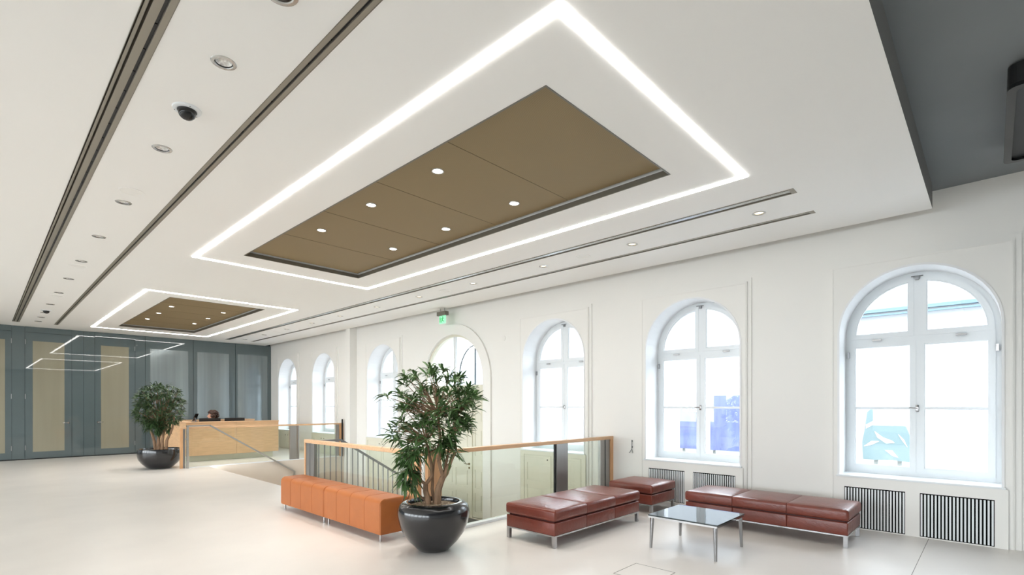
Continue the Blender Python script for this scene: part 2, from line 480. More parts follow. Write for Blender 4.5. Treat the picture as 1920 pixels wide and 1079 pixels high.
# tracks on the left, air slots on the right
def track(r, label, wide):
    x0, x1, y0, y1 = r
    t = thing('ceiling_track', label, 'ceiling track', ((x0 + x1) / 2, (y0 + y1) / 2, CZ), 0, 'bronze grey ceiling tracks')
    b = MB()
    b.box(x0, x1, y0, y1, CZ + .045, CZ + .05)
    b.box(x0, x0 + .003, y0, y1, CZ - .003, CZ + .05); b.box(x1 - .003, x1, y0, y1, CZ - .003, CZ + .05)
    b.box(x0, x1, y1 - .003, y1, CZ - .003, CZ + .05)
    b.build('channel', M['bronze'], t)
    b = MB()
    if wide:
        b.box(x0 + .012, x0 + .030, y0, y1, CZ + .002, CZ + .044)
        b.box(x0 + .046, x0 + .092, y0, y1, CZ + .006, CZ + .044)
        b.box(x1 - .036, x1 - .003, y0, y1, CZ - .002, CZ + .044)
    else:
        b.box(x0 + .003, x0 + .036, y0, y1, CZ - .001, CZ + .044)
        b.box(x1 - .034, x1 - .003, y0, y1, CZ - .001, CZ + .044)
    b.build('profile', M['bronze_light'], t)
    b = MB()
    n = 60; L = (y1 - y0) / n
    for i in range(n):
        if wide: b.box(x0 + .094, x1 - .038, y0 + i * L + .006, y0 + (i + 1) * L - .006, CZ + .012, CZ + .044)
        else: b.box(x0 + .037, x1 - .035, y0 + i * L + .006, y0 + (i + 1) * L - .006, CZ + .012, CZ + .044)
    b.build('slot', M['black'], t)
    return t
track(T1, 'wide bronze grey ceiling track with two grooves, the leftmost line on the ceiling', True)
track(T2, 'narrow bronze grey ceiling track with one dark slot right of the left spotlight row', False)

def slot(r, label, wide):
    x0, x1, y0, y1 = r
    t = thing('ceiling_air_slot', label, 'air slot', ((x0 + x1) / 2, (y0 + y1) / 2, CZ), 0, 'slim ceiling air slots')
    b = MB()
    b.ring([(x0, y0), (x1, y0), (x1, y1), (x0, y1)], [(x0 + .012, y0 + .05), (x1 - .012, y0 + .05), (x1 - .012, y1 - .05), (x0 + .012, y1 - .05)], lambda p: (p[0], p[1], CZ - .004), lambda p: (p[0], p[1], CZ + .03))
    b.build('frame', M['bronze_light'], t)
    b = MB(); b.box(x0 + .01, x1 - .01, y0 + .01, y1 - .01, CZ + .045, CZ + .05); b.build('void', M['black'], t)
    b = MB()
    if wide:
        b.box(x0 + .03, x0 + .058, y0 + .05, y1 - .05, CZ - .002, CZ + .02)
        b.box(x0 + .066, x0 + .098, y0 + .05, y1 - .05, CZ + .0, CZ + .02)
    else:
        b.box(x0 + .03, x0 + .05, y0 + .05, y1 - .05, CZ, CZ + .02)
    b.build('blade', M['silver'], t)
slot(S1, 'wide silver double air slot on the ceiling left of the right spotlight row', True)
slot(S2, 'thin grey air slot on the ceiling between spotlights and window wall', False)

# ------------------------------------------------------------------ recessed spotlights
ORD = ['first', 'second', 'third', 'fourth', 'fifth', 'sixth', 'seventh', 'eighth', 'ninth', 'tenth', 'eleventh', 'twelfth']
def downlight(kind):
    t = thing('recessed_spotlight', 'x', 'spotlight', (0, 0, 0))
    b = MB()
    b.lathe([(.052, .0), (.056, -.006), (.074, -.004), (.078, .0)], n=28, cap0=False, cap1=False)
    b.build('trim_ring', M['silver'], t, smooth=True, local=True)
    b = MB(); b.lathe([(.0525, -.002), (.051, .03), (.040, .034)], n=28, cap0=False, cap1=False); b.build('can', M['black'] if kind == 'left' else M['bronze'], t, smooth=True, local=True)
    b = MB(); b.lathe([(.050, .006), (.036, .022), (.012, .030)], n=20, cap0=False); b.build('reflector', M['reflector'] if kind == 'left' else M['lamp_dim'], t, smooth=True, local=True)
    return t
GL, GR = 'spotlights in the left ceiling row', 'spotlights in the right ceiling row'
proto = downlight('left')
for i, y in enumerate(LEFT_Y):
    t = proto if i == 0 else dup(proto)
    t.location = (LX, y, CZ)
    tag(t, 'round unlit recessed spotlight, %s from the viewer between the two dark ceiling tracks' % ORD[i], 'spotlight', GL)
proto = downlight('right')
for i, y in enumerate(RIGHT_Y):
    t = proto if i == 0 else dup(proto)
    t.location = (RX, y, CZ)
    tag(t, 'round recessed spotlight, %s from the viewer in the row nearest the window wall' % ORD[i], 'spotlight', GR)
def lit_spot():
    t = thing('ceiling_spotlight', 'x', 'spotlight', (0, 0, 0))
    b = MB(); b.lathe([(.050, -.004), (.054, -.008), (.062, -.006), (.064, .0)], n=28, cap0=False, cap1=False); b.build('trim_ring', M['silver'], t, smooth=True, local=True)
    b = MB(); b.lathe([(.051, .001), (.050, -.004), (.02, -.005)], n=24, cap0=False); b.build('lens', M['lamp_on'], t, smooth=True, local=True)
    return t
proto = lit_spot()
cnt = 0
for k, cy in enumerate((5.33, 15.57)):
    for sx, side in ((3.20, 'left'), (4.33, 'right')):
        for q in range(3):
            t = proto if cnt == 0 else dup(proto)
            cnt += 1
            y = cy + (q - 1) * 1.26
            t.location = (sx, y, CZ + 0.07)
            tag(t, 'glowing spotlight, %s from viewer in the %s row of the %s brown ceiling field' % (ORD[q], side, ('near', 'far')[k]), 'spotlight', ('spotlights in the near brown field', 'spotlights in the far brown field')[k])
            ld = bpy.data.lights.new('spot_beam', 'SPOT'); ld.energy = 21; ld.spot_size = math.radians(95); ld.spot_blend = 0.8; ld.color = (1.0, 0.95, 0.89); ld.shadow_soft_size = 0.05
            lo = bpy.data.objects.new('spot_beam', ld); C.objects.link(lo); lo.parent = t; lo.location = (0, 0, -0.03)

def disc_speaker(x, y, label):
    t = thing('ceiling_speaker', label, 'speaker', (x, y, CZ), 0, 'round ceiling speakers')
    b = MB(); b.lathe([(.096, -.002), (.10, -.006), (.112, -.005), (.115, .0)], n=36, cap0=False, cap1=False); b.build('rim', M['ceil'], t, smooth=True, local=True)
    b = MB(); b.lathe([(.097, -.003), (.03, -.003)], n=36, cap0=False); b.build('grille', M['wall'], t, smooth=True, local=True)
for i, y in enumerate((6.72, 10.97, 14.29)):
    disc_speaker(LX, y, 'flat white round speaker cover, %s from the viewer in the left spotlight row' % ORD[i])
for i, y in enumerate((4.60, 8.0, 13.12, 16.3)):
    disc_speaker(RX + .02, y, 'flat white round speaker cover, %s from the viewer in the right spotlight row' % ORD[i])

def dome_camera(x, y, label):
    t = thing('ceiling_dome_camera', label, 'camera', (x, y, CZ), 0, 'ceiling dome cameras')
    b = MB(); b.lathe([(.062, -.012), (.075, -.016), (.096, -.010), (.10, .0)], n=36, cap0=False, cap1=False); b.build('base_plate', M['white_paint'], t, smooth=True, local=True)
    b = MB(); b.lathe([(.064, -.008)] + [(.060 * math.cos(a), -.03 - .052 * math.sin(a)) for a in [PI / 2 * q / 8 for q in range(8)]] + [(.002, -.082)], n=32, cap0=False); b.build('dome', M['gloss_black'], t, smooth=True, local=True)
    b = MB(); b.lathe([(.065, -.010), (.067, -.018), (.062, -.024)], n=32, cap0=False, cap1=False); b.build('collar', M['black'], t, smooth=True, local=True)
    for a in (0.5, 2.6, 4.7):
        b = MB(); b.lathe([(.004, -.016), (.004, -.012)], c=(.086 * math.cos(a), .086 * math.sin(a), 0), n=8); b.build('screw', M['bronze'], t, local=True)
dome_camera(1.118, 4.54, 'dark dome camera on white plate, nearer one of two on the ceiling')
dome_camera(1.14, 16.65, 'small dark dome camera on the ceiling by the glass wall')
t = thing('ceiling_sensor', 'round dark glass ceiling sensor in a silver ring at the top picture edge', 'sensor', (1.165, 2.88, CZ))
b = MB(); b.lathe([(.060, -.003), (.066, -.008), (.088, -.006), (.092, .0)], n=36, cap0=False, cap1=False); b.build('trim_ring', M['silver'], t, smooth=True, local=True)
b = MB(); b.lathe([(.061, -.003), (.02, -.007)], n=28, cap0=False); b.build('lens', M['gloss_black'], t, smooth=True, local=True)

# ------------------------------------------------------------------ windows
def quarter(side, e, n=12, R=HW - 0.055, zb=2.49, ym=0.035):
    """outline of one upper arched sash, inset by e; side +1 = larger y"""
    r = R - e; y0 = ym + e; z0 = zb + e
    a0 = math.acos(y0 / r); a1 = math.asin(max(0, (z0 - SPR)) / r)
    pts = [(side * y0, z0)]
    for k in range(n + 1):
        a = a0 + (a1 - a0) * k / n
        pts.append((side * r * math.cos(a), SPR + r * math.sin(a)))
    pts.append((side * r * math.cos(a1), z0))
    return pts
def fx(x): return lambda p: (x, p[0], p[1])
def make_window():
    t = semp('window_1', (0, 0, 0))
    b = MB()
    b.ring(arch(0, HW, SILL, SPR), arch(0, HW - .06, SILL + .05, SPR), fx(XF + .01), fx(XF + .09))
    b.box(XF, XF + .08, -HW + .05, HW - .05, 2.43, 2.50)          # transom
    b.box(XF - .005, XF + .08, -.042, .042, 2.50, SPR + HW - .055)  # upper mullion
    b.box(XF - .005, XF + .08, -.030, .030, SILL + .05, 2.44)
    b.build('frame', M['white_paint'], t, local=True)
    for sd in (1, -1):
        rect = lambda e: [(sd * (.012 + e), SILL + .05 + e), (sd * (HW - .05 - e), SILL + .05 + e), (sd * (HW - .05 - e), 2.435 - e), (sd * (.012 + e), 2.435 - e)]
        b = MB(); b.ring(rect(0), rect(.058), fx(XF - .012), fx(XF + .05)); b.ring(rect(.045), rect(.066), fx(XF + .002), fx(XF + .03))
        b.box(XF - .010, XF + .045, min(sd * .05, sd * (HW - .10)), max(sd * .05, sd * (HW - .10)), 1.541, 1.575)
        s = b.build('sash', M['white_paint'], t, local=True)
        b = MB(); b.prism(rect(.05), fx(XF + .018), fx(XF + .022)); b.build('pane', M['window_glass'], s, local=True)
        b = MB(); b.ring(quarter(sd, 0), quarter(sd, .056), fx(XF - .012), fx(XF + .05)); b.ring(quarter(sd, .045), quarter(sd, .066), fx(XF + .002), fx(XF + .03))
        s = b.build('upper_sash', M['white_paint'], t, local=True)
        b = MB(); b.prism(quarter(sd, .05), fx(XF + .018), fx(XF + .022)); b.build('pane', M['window_glass'], s, local=True)
        b = MB(); b.box(XF - .03, XF - .01, sd * .42 - .05, sd * .42 + .05, 2.455, 2.475); b.build('hinge', M['chrome'], t, local=True)
        b = MB(); b.box(XF - .03, XF - .005, sd * (HW - .035) - .012, sd * (HW - .035) + .012, 2.24, 2.32); b.build('hinge', M['chrome'], t, local=True)
    b = MB(); b.box(XF - .03, XF - .008, -.016, .016, 1.515, 1.60, .004); b.tube([(XF - .03, 0, 1.56), (XF - .06, 0, 1.56), (XF - .062, .08, 1.565)], .008); b.build('handle', M['chrome'], t, smooth=True, local=True)
    b = MB(); b.box(XF - .04, XF - .008, -.02, .02, 3.20, 3.25, .004); b.tube([(XF - .035, -.06, 3.245), (XF - .035, .06, 3.245)], .007); b.build('latch', M['rail_grey'], t, smooth=True, local=True)
    b = MB(); b.box(BX - .012, XF + .02, -HW - .03, HW + .03, .660, .684, .004); b.build('sill', M['white_paint'], t, local=True)
    return t
wp = make_window()
for i, c in enumerate(WINS):
    t = wp if i == 0 else dup(wp)
    t.name = 'window_%d' % (i + 1)
    t.location = (0, c, 0)

# radiator covers below the two nearest windows
def radiator(c, label, flat):
    t = thing('radiator_cover', label, 'radiator cover', (W, c, 0), 0, 'radiator covers below windows')
    h = 0.826
    x0 = BX
    gr = [(.08, .715), (-.715, -.06)]
    b = MB()
    hs = [(-h, h, 0, .0)] 
    b.grid(c - h, c + h, 0.0, .66, [(c + g[0], c + g[1], .012, .535) for g in gr], lambda y, z: (x0, y, z))
    for y in (c - h, c + h): b.face([(x0, y, 0), (WR - .0075, y, 0), (WR - .0075, y, .66), (x0, y, .66)])
    b.face([(x0, c - h, .66), (x0, c + h, .66), (WR - .0075, c + h, .66), (WR - .0075, c - h, .66)])
    for g in gr:
        for y in g: b.face([(x0, c + y, .012), (WR - .0075, c + y, .012), (WR - .0075, c + y, .535), (x0, c + y, .535)])
    b.build('casing', M['white_paint'] if flat else M['wall'], t)
    for g in gr:
        b = MB(); b.face([(WR - .008, c + g[0], .005), (WR - .008, c + g[1], .005), (WR - .008, c + g[1], .54), (WR - .008, c + g[0], .54)])
        gb = b.build('grille', M['void'], t)
        b = MB()
        n = 20; p = (g[1] - g[0]) / n
        for k in range(n):
            y = c + g[0] + p * (k + .5)
            b.box(x0 + .001, x0 + .010, y - .0088, y + .0088, .02, .522)
        b.build('slats', M['white_paint'], gb)
radiator(WINS[0], 'white radiator cover with two slatted grilles below the nearest, rightmost window', False)
radiator(WINS[1], 'white radiator cover with two slatted grilles behind the square red ottoman', False)

# panelled cupboards below the other windows
def cupboard(c, z0, label):
    t = thing('window_cupboard', label, 'cupboard', (W, c, z0), 0, 'panelled cupboards below windows')
    h = .826
    b = MB(); b.box(BX + .012, WR - .0075, c - h, c + h, z0, .66)
    b.box(BX - .002, WR - .0075, c - h, c - h + .1, z0, .66); b.box(BX - .002, WR - .0075, c + h - .1, c + h, z0, .66)
    b.box(BX - .002, WR - .0075, c - h + .1, c + h - .1, .585, .66)
    b.build('casing', M['cream'], t)
    for sd in (-1, 1):
        ya, yb = (c + .012, c + h - .11) if sd > 0 else (c - h + .11, c - .012)
        b = MB()
        hs = [(ya + .08, yb - .08, .06, .42), (ya + .08, yb - .08, z0 + .12, -.04)] if z0 < -.5 else [(ya + .08, yb - .08, .10, .48)]
        xa = BX + .001
        b.grid(ya, yb, z0 + .02, .575, hs, lambda y, z: (xa, y, z))
        for q in hs:
            for y in (q[0], q[1]): b.face([(xa, y, q[2]), (xa + .0095, y, q[2]), (xa + .0095, y, q[3]), (xa, y, q[3])])
            for z in (q[2], q[3]): b.face([(xa, q[0], z), (xa + .0095, q[0], z), (xa + .0095, q[1], z), (xa, q[1], z)])
            b.face([(xa + .0095, q[0], q[2]), (xa + .0095, q[1], q[2]), (xa + .0095, q[1], q[3]), (xa + .0095, q[0], q[3])])
        for y in (ya, yb): b.face([(xa, y, z0 + .02), (xa + .014, y, z0 + .02), (xa + .014, y, .575), (xa, y, .575)])
        b.face([(xa, ya, .575), (xa + .014, ya, .575), (xa + .014, yb, .575), (xa, yb, .575)])
        d = b.build('door', M['cream'], t)
        b = MB(); b.lathe([(.008, 0), (.013, .01), (.010, .022)], n=10)
        for v in b.bm.verts: v.co = Vector((BX - v.co.z, (c + sd * .09) + v.co.y, .50 + v.co.x))
        b.build('knob', M['black'], d, smooth=True)
cupboard(WINS[2], LZ, 'tall cream panelled cupboard below the window behind the glass balustrade and red bench')
cupboard(WINS[3], LZ, 'tall cream panelled cupboard left of the arched entrance door')
cupboard(WINS[4], 0, 'low cream panelled cupboard below the window beside the wall niche')
cupboard(WINS[5], 0, 'low cream panelled cupboard below the window nearest the glass wall')

# ------------------------------------------------------------------ arched entrance door
XD = W + .05
t = semp('door_1', (XD, DC, LZ))
b = MB()
b.ring(arch(DC, DR, LZ, DSPR), arch(DC, DR - .05, LZ + .001, DSPR), fx(XD - .02), fx(XD + .07))
b.box(XD - .02, XD + .07, DC - DR + .02, DC + DR - .02, 1.98, 2.07)
for y in (DC - .63, DC + .63):
    b.box(XD - .025, XD + .05, y - .03, y + .03, LZ, 1.98)
b.build('frame', M['cream'], t)
def panelled(name, ya, yb, rows, x):
    b = MB()
    m = .10 if yb - ya > .8 else .07
    cols = [(ya + m, (ya + yb) / 2 - m / 2), ((ya + yb) / 2 + m / 2, yb - m)] if yb - ya > .8 else [(ya + m, yb - m)]
    hs = [(c0, c1, r0, r1) for c0, c1 in cols for r0, r1 in rows]
    b.grid(ya, yb, LZ + .02, 1.98, hs, lambda y, z: (x, y, z))
    for q in hs:
        d = .016
        for y in (q[0], q[1]): b.face([(x, y, q[2]), (x + d, y, q[2]), (x + d, y, q[3]), (x, y, q[3])])
        for z in (q[2], q[3]): b.face([(x, q[0], z), (x + d, q[0], z), (x + d, q[1], z), (x, q[1], z)])
        e = .045
        b.ring([(q[0], q[2]), (q[1], q[2]), (q[1], q[3]), (q[0], q[3])], [(q[0] + e, q[2] + e), (q[1] - e, q[2] + e), (q[1] - e, q[3] - e), (q[0] + e, q[3] - e)], fx(x + d), fx(x + d + .001))
        b.box(x + .004, x + d + .002, q[0] + e, q[1] - e, q[2] + e, q[3] - e)
    return b.build(name, M['cream'], t)
rows = [(-.88, -.45), (-.33, .10), (.42, 1.05), (1.17, 1.85)]
leaf = panelled('door_leaf', DC - .60, DC + .60, rows, XD)
panelled('side_panel', DC - DR + .05, DC - .66, rows, XD + .004)
panelled('side_panel', DC + .66, DC + DR - .05, rows, XD + .004)
hy = DC - .60 + .06
b = MB(); b.tube([(XD, hy, .215), (XD - .05, hy, .215), (XD - .055, hy + .03, .215), (XD - .05, hy + .13, .222)], .010); b.lathe([(.024, 0), (.024, .006)], n=16)
for v in b.bm.verts[-32:] if False else []: pass
b.build('handle', M['brass'], leaf, smooth=True)
b = MB(); b.box(XD - .008, XD, hy - .024, hy + .024, .19, .24, .003); b.box(XD - .010, XD, hy - .022, hy + .022, .10, .145, .003); b.build('lock_plate', M['brass'], leaf)
# fanlight
b = MB(); b.box(XD, XD + .06, DC - .035, DC + .035, 2.07, DSPR + DR - .03); b.build('fanlight_mullion', M['white_paint'], t)
b = MB(); b.prism(arch(DC, DR - .04, 2.06, DSPR), fx(XD + .028), fx(XD + .034)); b.build('fanlight_pane', M['window_glass'], t)
b = MB()
pts = [(XO - .04, DC + .62 * math.cos(a) - .0, DSPR + .05 + .86 * math.sin(a)) for a in [PI * (.02 + .96 * k / 20) for k in range(21)]]
b.tube(pts, .014, n=6)
b.bar((XO - .04, DC, 2.06), (XO - .04, DC, DSPR + DR), .03, .03)
b.build('outer_grille', M['slate_dark'], t)
# solid outer leaves outside the door opening, below the fanlight
b = MB(); b.box(XD + .075, XD + .095, DC - DR, DC + DR, LZ, 2.06); b.build('backing', M['cream'], t)
b = MB(); b.box(6.75, W - .06, DC - 1.15, DC + 1.0, LZ, LZ + .015, .004); tag(b.build('doormat', M['black'], base=True), 'dark doormat on the lower floor at the arched entrance door', 'doormat')

# ------------------------------------------------------------------ far slate glass wall
def slate_box(b, x0, x1, z0, z1, d=.04): b.box(x0 + .003, x1 - .003, FY, FY + d, z0, z1)
wf = semp('wall_far_glass', (4.0, FY, 0))
TILT = (-0.0063, 0, 0.012)          # panes hang a touch out of plumb, so reflections break from panel to panel
def tilted(q, xc):
    o = q.build('panel', M['slate'], wf, local=True)
    o.location = (xc - 4.0, 0, 0); o.rotation_euler = TILT
    return o
for (a, bb) in [(-.283 - 1.1 * (k + 1), -.283 - 1.1 * k) for k in range(7)]:
    q = MB(); h = (bb - a) / 2 - .003; q.box(-h, h, 0, .04, .03, 3.895); tilted(q, (a + bb) / 2)
for (a, bb) in ((0.667, 0.942), (1.981, 2.257), (2.257, 2.527), (3.557, 3.833)):
    q = MB(); h = (bb - a) / 2 - .003; q.box(-h, h, 0, .04, .03, 3.895); tilted(q, (a + bb) / 2)
q = MB(); q.box(-.03, .03, 0, .04, .03, 3.895); tilted(q, 7.965)
for (a, bb) in ((.667 - .95, .667), (.942, 1.981), (2.527, 3.557)):
    q = MB(); slate_box(q, a, bb, 3.735, 3.895); q.build('header', M['slate'], wf)
q = MB(); q.box(XL, W, FY + .01, FY + .05, 0, .028); q.build('plinth', M['black'], wf)
def glazed(name, x0, x1, g0, g1, z1, pane, zt=3.485, handle=0, hinge=None):
    t = semp(name, ((x0 + x1) / 2, FY, 0)); t.rotation_euler = TILT
    rect = lambda a, bb, za, zb: [(a, za), (bb, za), (bb, zb), (a, zb)]
    b = MB()
    b.ring(rect(x0 + .003, x1 - .003, .03, z1), rect(g0, g1, .22, zt), lambda p: (p[0], FY, p[1]), lambda p: (p[0], FY + .04, p[1]))
    b.build('leaf_frame' if handle else 'frame', M['slate'], t)
    b = MB(); b.box(g0, g1, FY + .004, FY + .03, .22, zt); b.build('pane', pane, t)
    if handle:
        hx = (g1 + x1) / 2 if handle > 0 else (g0 + x0) / 2
        b = MB(); b.tube([(hx, FY, 1.06), (hx, FY - .055, 1.06), (hx - handle * .02, FY - .06, 1.06), (hx - handle * .13, FY - .055, 1.06)], .011)
        b.tube([(hx, FY + .001, 1.06), (hx, FY - .01, 1.06)], .027, n=16)
        b.build('handle', M['chrome'], t, smooth=True)
        for z in (.35, 1.85, 3.45):
            b = MB(); b.tube([(hinge, FY - .012, z - .07), (hinge, FY - .012, z + .07)], .008); b.build('hinge', M['rail_grey'], t, smooth=True)
    return t
glazed('door_2', .667 - .95, .667, -.15, .532, 3.73, M['frost'], handle=-1, hinge=.66)
glazed('door_3', .942, 1.981, 1.106, 1.81, 3.73, M['frost'], handle=1, hinge=.95)
glazed('door_4', 2.527, 3.557, 2.677, 3.394, 3.73, M['frost'], handle=-1, hinge=3.55)
glazed('window_7', 3.833, 5.236, 3.969, 5.08, 3.895, M['frost_grey'])
glazed('window_8', 5.236, 6.607, 5.351, 6.389, 3.895, M['frost_grey'])
glazed('window_9', 6.607, 7.93, 6.675, 7.756, 3.895, M['frost_grey'], zt=3.50)

# ------------------------------------------------------------------ balustrades
RZ = 1.04
def steel_post(b, x0, x1, y0, y1): b.box(x0, x1, y0, y1, .0, RZ - .05, .002)
t = thing('glass_balustrade', 'glass balustrade with pale wooden handrail round the near side of the stairwell', 'balustrade', (SX, PY0, 0), 0, 'glass balustrades')
b = MB(); b.box(SX - .045, SX + .045, PY0 - .045, 8.14, RZ - .055, RZ, .006); b.box(SX + .045, W - .002, PY0 - .045, PY0 + .045, RZ - .055, RZ, .006); b.build('handrail', M['wood_x'], t)
for (x0, x1, y0, y1) in ((SX - .04, SX + .04, 8.10, 8.14), (SX - .03, SX + .03, 5.06, 5.28), (SX + .06, SX + .27, PY0 - .03, PY0 + .03), (7.80, W - .002, PY0 - .04, PY0 + .04)):
    b = MB(); b.box(x0, x1, y0, y1, 0, RZ - .054, .003); b.build('wood_post', M['wood_z'], t)
for (x0, x1, y0, y1) in ((SX - .03, SX + .03, 7.97, 8.095), (SX - .03, SX + .03, 7.82, 7.95), (6.27, 6.56, PY0 - .025, PY0 + .025), (7.50, 7.63, PY0 - .025, PY0 + .025), (7.665, 7.795, PY0 - .025, PY0 + .025)):
    b = MB(); steel_post(b, x0, x1, y0, y1); b.build('steel_post', M['steel'], t)
for (x0, x1, y0, y1) in ((SX - .02, SX + .02, 7.951, 7.969), (6.235, 6.268, PY0 - .012, PY0 + .012), (7.632, 7.663, PY0 - .015, PY0 + .015)):
    b = MB(); b.box(x0, x1, y0, y1, 0.03, RZ - .055); b.build('joint', M['black'], t)
for (x0, x1, y0, y1) in ((SX - .006, SX + .006, 5.29, 7.815), (SX + .28, 6.23, PY0 - .006, PY0 + .006), (6.565, 7.495, PY0 - .006, PY0 + .006)):
    b = MB(); b.box(x0, x1, y0, y1, .04, RZ - .056); b.build('glass_pane', M['rail_glass'], t)
b = MB(); b.box(SX - .05, SX + .05, PY0 - .05, 8.1, 0, .035, .004); b.box(SX + .05, W - .002, PY0 - .05, PY0 + .05, 0, .035, .004); b.build('base_rail', M['white_paint'], t)

t = thing('glass_balustrade', 'glass balustrade with wooden handrail on the far stairwell side before the desk', 'balustrade', (3.5, PY1 + .05, 0), 0, 'glass balustrades')
yr = PY1 + .06
b = MB(); b.box(3.49, W - .002, yr - .04, yr + .04, RZ - .045, RZ, .006); b.build('handrail', M['wood_x'], t)
for (x0, x1) in ((3.49, 3.55), (7.76, W - .002)):
    b = MB(); b.box(x0, x1, yr - .035, yr + .035, 0, RZ - .044, .003); b.build('wood_post', M['wood_z'], t)
for (x0, x1) in ((3.555, 3.60), (6.23, 6.43), (6.45, 6.50), (7.66, 7.75)):
    b = MB(); b.box(x0, x1, yr - .025, yr + .025, 0, RZ - .045, .002); b.build('steel_post', M['steel'], t)
for (x0, x1) in ((3.61, 6.22), (6.51, 7.65)):
    b = MB(); b.box(x0, x1, yr - .006, yr + .006, .03, RZ - .046); b.build('glass_pane', M['rail_glass'], t)
b = MB(); b.box(3.62, W - .002, yr - .03, yr + .03, 0, .02); b.build('base_rail', M['white_paint'], t)

b = MB(); b.box(7.80, 7.835, PY1 - .06, PY1 - .02, 0, 1.16, .003); o = b.build('reader_post', M['black'], base=True)
tag(o, 'slim black post standing at the window wall end of the far balustrade', 'post')

ys = PY1 - .05
t = thing('stair_handrail', 'slim steel handrail descending the stairs in front of the reception desk', 'handrail', (3.63, ys, 0), 0)
b = MB(); b.bar((3.63, ys, 0), (3.63, ys, 1.055), .045, .045); b.build('post', M['silver'], t)
b = MB(); b.bar((3.608, ys, 1.07), (4.14, ys, 1.07), .045, .035); b.bar((4.13, ys, 1.072), (6.336, ys, -.337), .045, .038); b.build('rail', M['silver'], t)
b = MB(); b.bar((6.325, ys, -.335), (6.325, ys, -.46), .04, .03); b.bar((6.325, ys, -.45), (6.325, PY1 - .002, -.45), .03, .03); b.build('wall_bracket', M['silver'], t)
b = MB(); b.box(3.602, 3.63, ys - .012, yr - .03, .72, .76); b.build('bracket', M['rail_grey'], t)

yb_ = SY + .03
t = thing('baluster_rail', 'grey metal stair railing with thin upright bars behind the orange bench', 'railing', (SX + .1, yb_, 0))
b = MB(); b.bar((3.80, yb_, 1.0), (4.30, yb_, 1.0), .04, .03); b.bar((4.29, yb_, 1.0), (5.72, yb_, .13), .045, .034); b.build('top_rail', M['rail_grey'], t)
def stairz(x): return 0.0 if x < NX else max(LZ, -.172 * (1 + math.floor((x - NX) / .28)))
for k in range(19):
    x = 3.90 + .1022 * k
    zt = 1.0 if x < 4.30 else 1.0 - (x - 4.29) * .608
    if x > 5.72: break
    b = MB(); b.box(x - .008, x + .008, yb_ - .008, yb_ + .008, max(stairz(x - .01), stairz(x + .01)) + .001, zt); b.build('baluster', M['rail_grey'], t)

# ------------------------------------------------------------------ reception desk
t = thing('reception_desk', 'long pale wooden reception desk beyond the stairwell', 'desk', (5.2, 16.2, 0))
DX0, DX1, DY = 3.96, 6.47, 16.2
b = MB(); b.box(DX0, 5.26, DY, DY + .05, .17, 1.09, .004); b.box(5.264, DX1, DY, DY + .05, .17, 1.09, .004); b.build('front_panel', M['wood_x'], t)
b = MB(); b.box(DX0, DX0 + .05, DY + .05, 16.95, .17, 1.09, .004); b.build('side_panel', M['wood_y'], t)
b = MB(); b.box(DX1 - .05, DX1, DY + .05, 16.95, .17, 1.09, .004); b.build('side_panel', M['wood_y'], t)
b = MB(); b.box(DX0 - .01, DX1 + .01, DY - .015, DY + .38, 1.09, 1.12, .004); b.box(DX0 - .01, DX0 + .35, DY + .38, 16.95, 1.09, 1.12, .004); b.build('counter_top', M['wood_x'], t)
b = MB(); b.box(DX0 + .08, DX1 - .08, DY + .38, DY + .80, .72, .75); b.build('work_surface', M['wood_x'], t)
b = MB(); b.box(DX0 + .12, DX1 - .12, DY + .15, DY + .25, 0, .72); b.box(DX0 + .12, DX0 + .2, DY + .25, 16.9, 0, .2); b.build('plinth', M['cream'], t)
t = thing('desk_return', 'pale wooden side wing of the reception desk behind the bushy tree', 'desk', (DX0 + .15, 18.1, 0))
b = MB(); b.box(DX0, DX0 + .05, 16.955, 19.3, .17, 1.09, .004); b.build('side_panel', M['wood_y'], t)
b = MB(); b.box(DX0 - .01, DX0 + .35, 16.955, 19.3, 1.09, 1.12, .004); b.build('counter_top', M['wood_y'], t)
b = MB(); b.box(DX0 + .12, DX0 + .2, 16.96, 19.2, 0, 1.09); b.build('plinth', M['cream'], t)
t = thing('back_counter', 'pale wooden back counter along the glass wall behind the desk', 'counter', (5.3, 19.2, 0))
b = MB(); b.box(4.34, 6.75, 18.95, 19.45, 1.07, 1.11, .004); b.build('counter_top', M['wood_x'], t)
b = MB(); b.box(4.36, 6.73, 19.0, 19.42, .0, 1.07); b.build('cabinet', M['wood_x'], t)

def monitor(x, label, lit):
    t = thing('monitor', label, 'monitor', (x, 16.72, .75), 0, 'monitors on the reception desk')
    b = MB(); b.box(x - .28, x + .28, 16.66, 16.69, .87, 1.215, .006); b.build('housing', M['black'], t)
    b = MB(); b.box(x - .27, x + .27, 16.69, 16.692, .88, 1.205); b.build('screen', M['gloss_black'], t)
    b = MB(); b.box(x - .03, x + .03, 16.655, 16.675, .76, .95); b.box(x - .12, x + .12, 16.58, 16.78, .75, .765, .004); b.build('stand', M['black'], t)
monitor(4.69, 'black monitor on the desk directly in front of the seated person', 0)
monitor(5.36, 'black monitor on the desk right of the seated person', 1)
t = thing('tablet', 'small black tablet tilted on a stand on the desk left of the person', 'tablet', (4.22, 16.42, 1.12), math.radians(-38), None)
b = MB(); b.prism([(-.02, .03), (.0, .03), (.085, .235), (.065, .235)], lambda p: (p[0], -.09, p[1]), lambda p: (p[0], .09, p[1])); b.build('screen', M['gloss_black'], t, local=True)
b = MB(); b.box(-.06, .07, -.06, .06, 0, .012, .003); b.bar((.04, 0, .01), (.03, 0, .12), .03, .015); b.build('stand', M['rail_grey'], t, local=True)

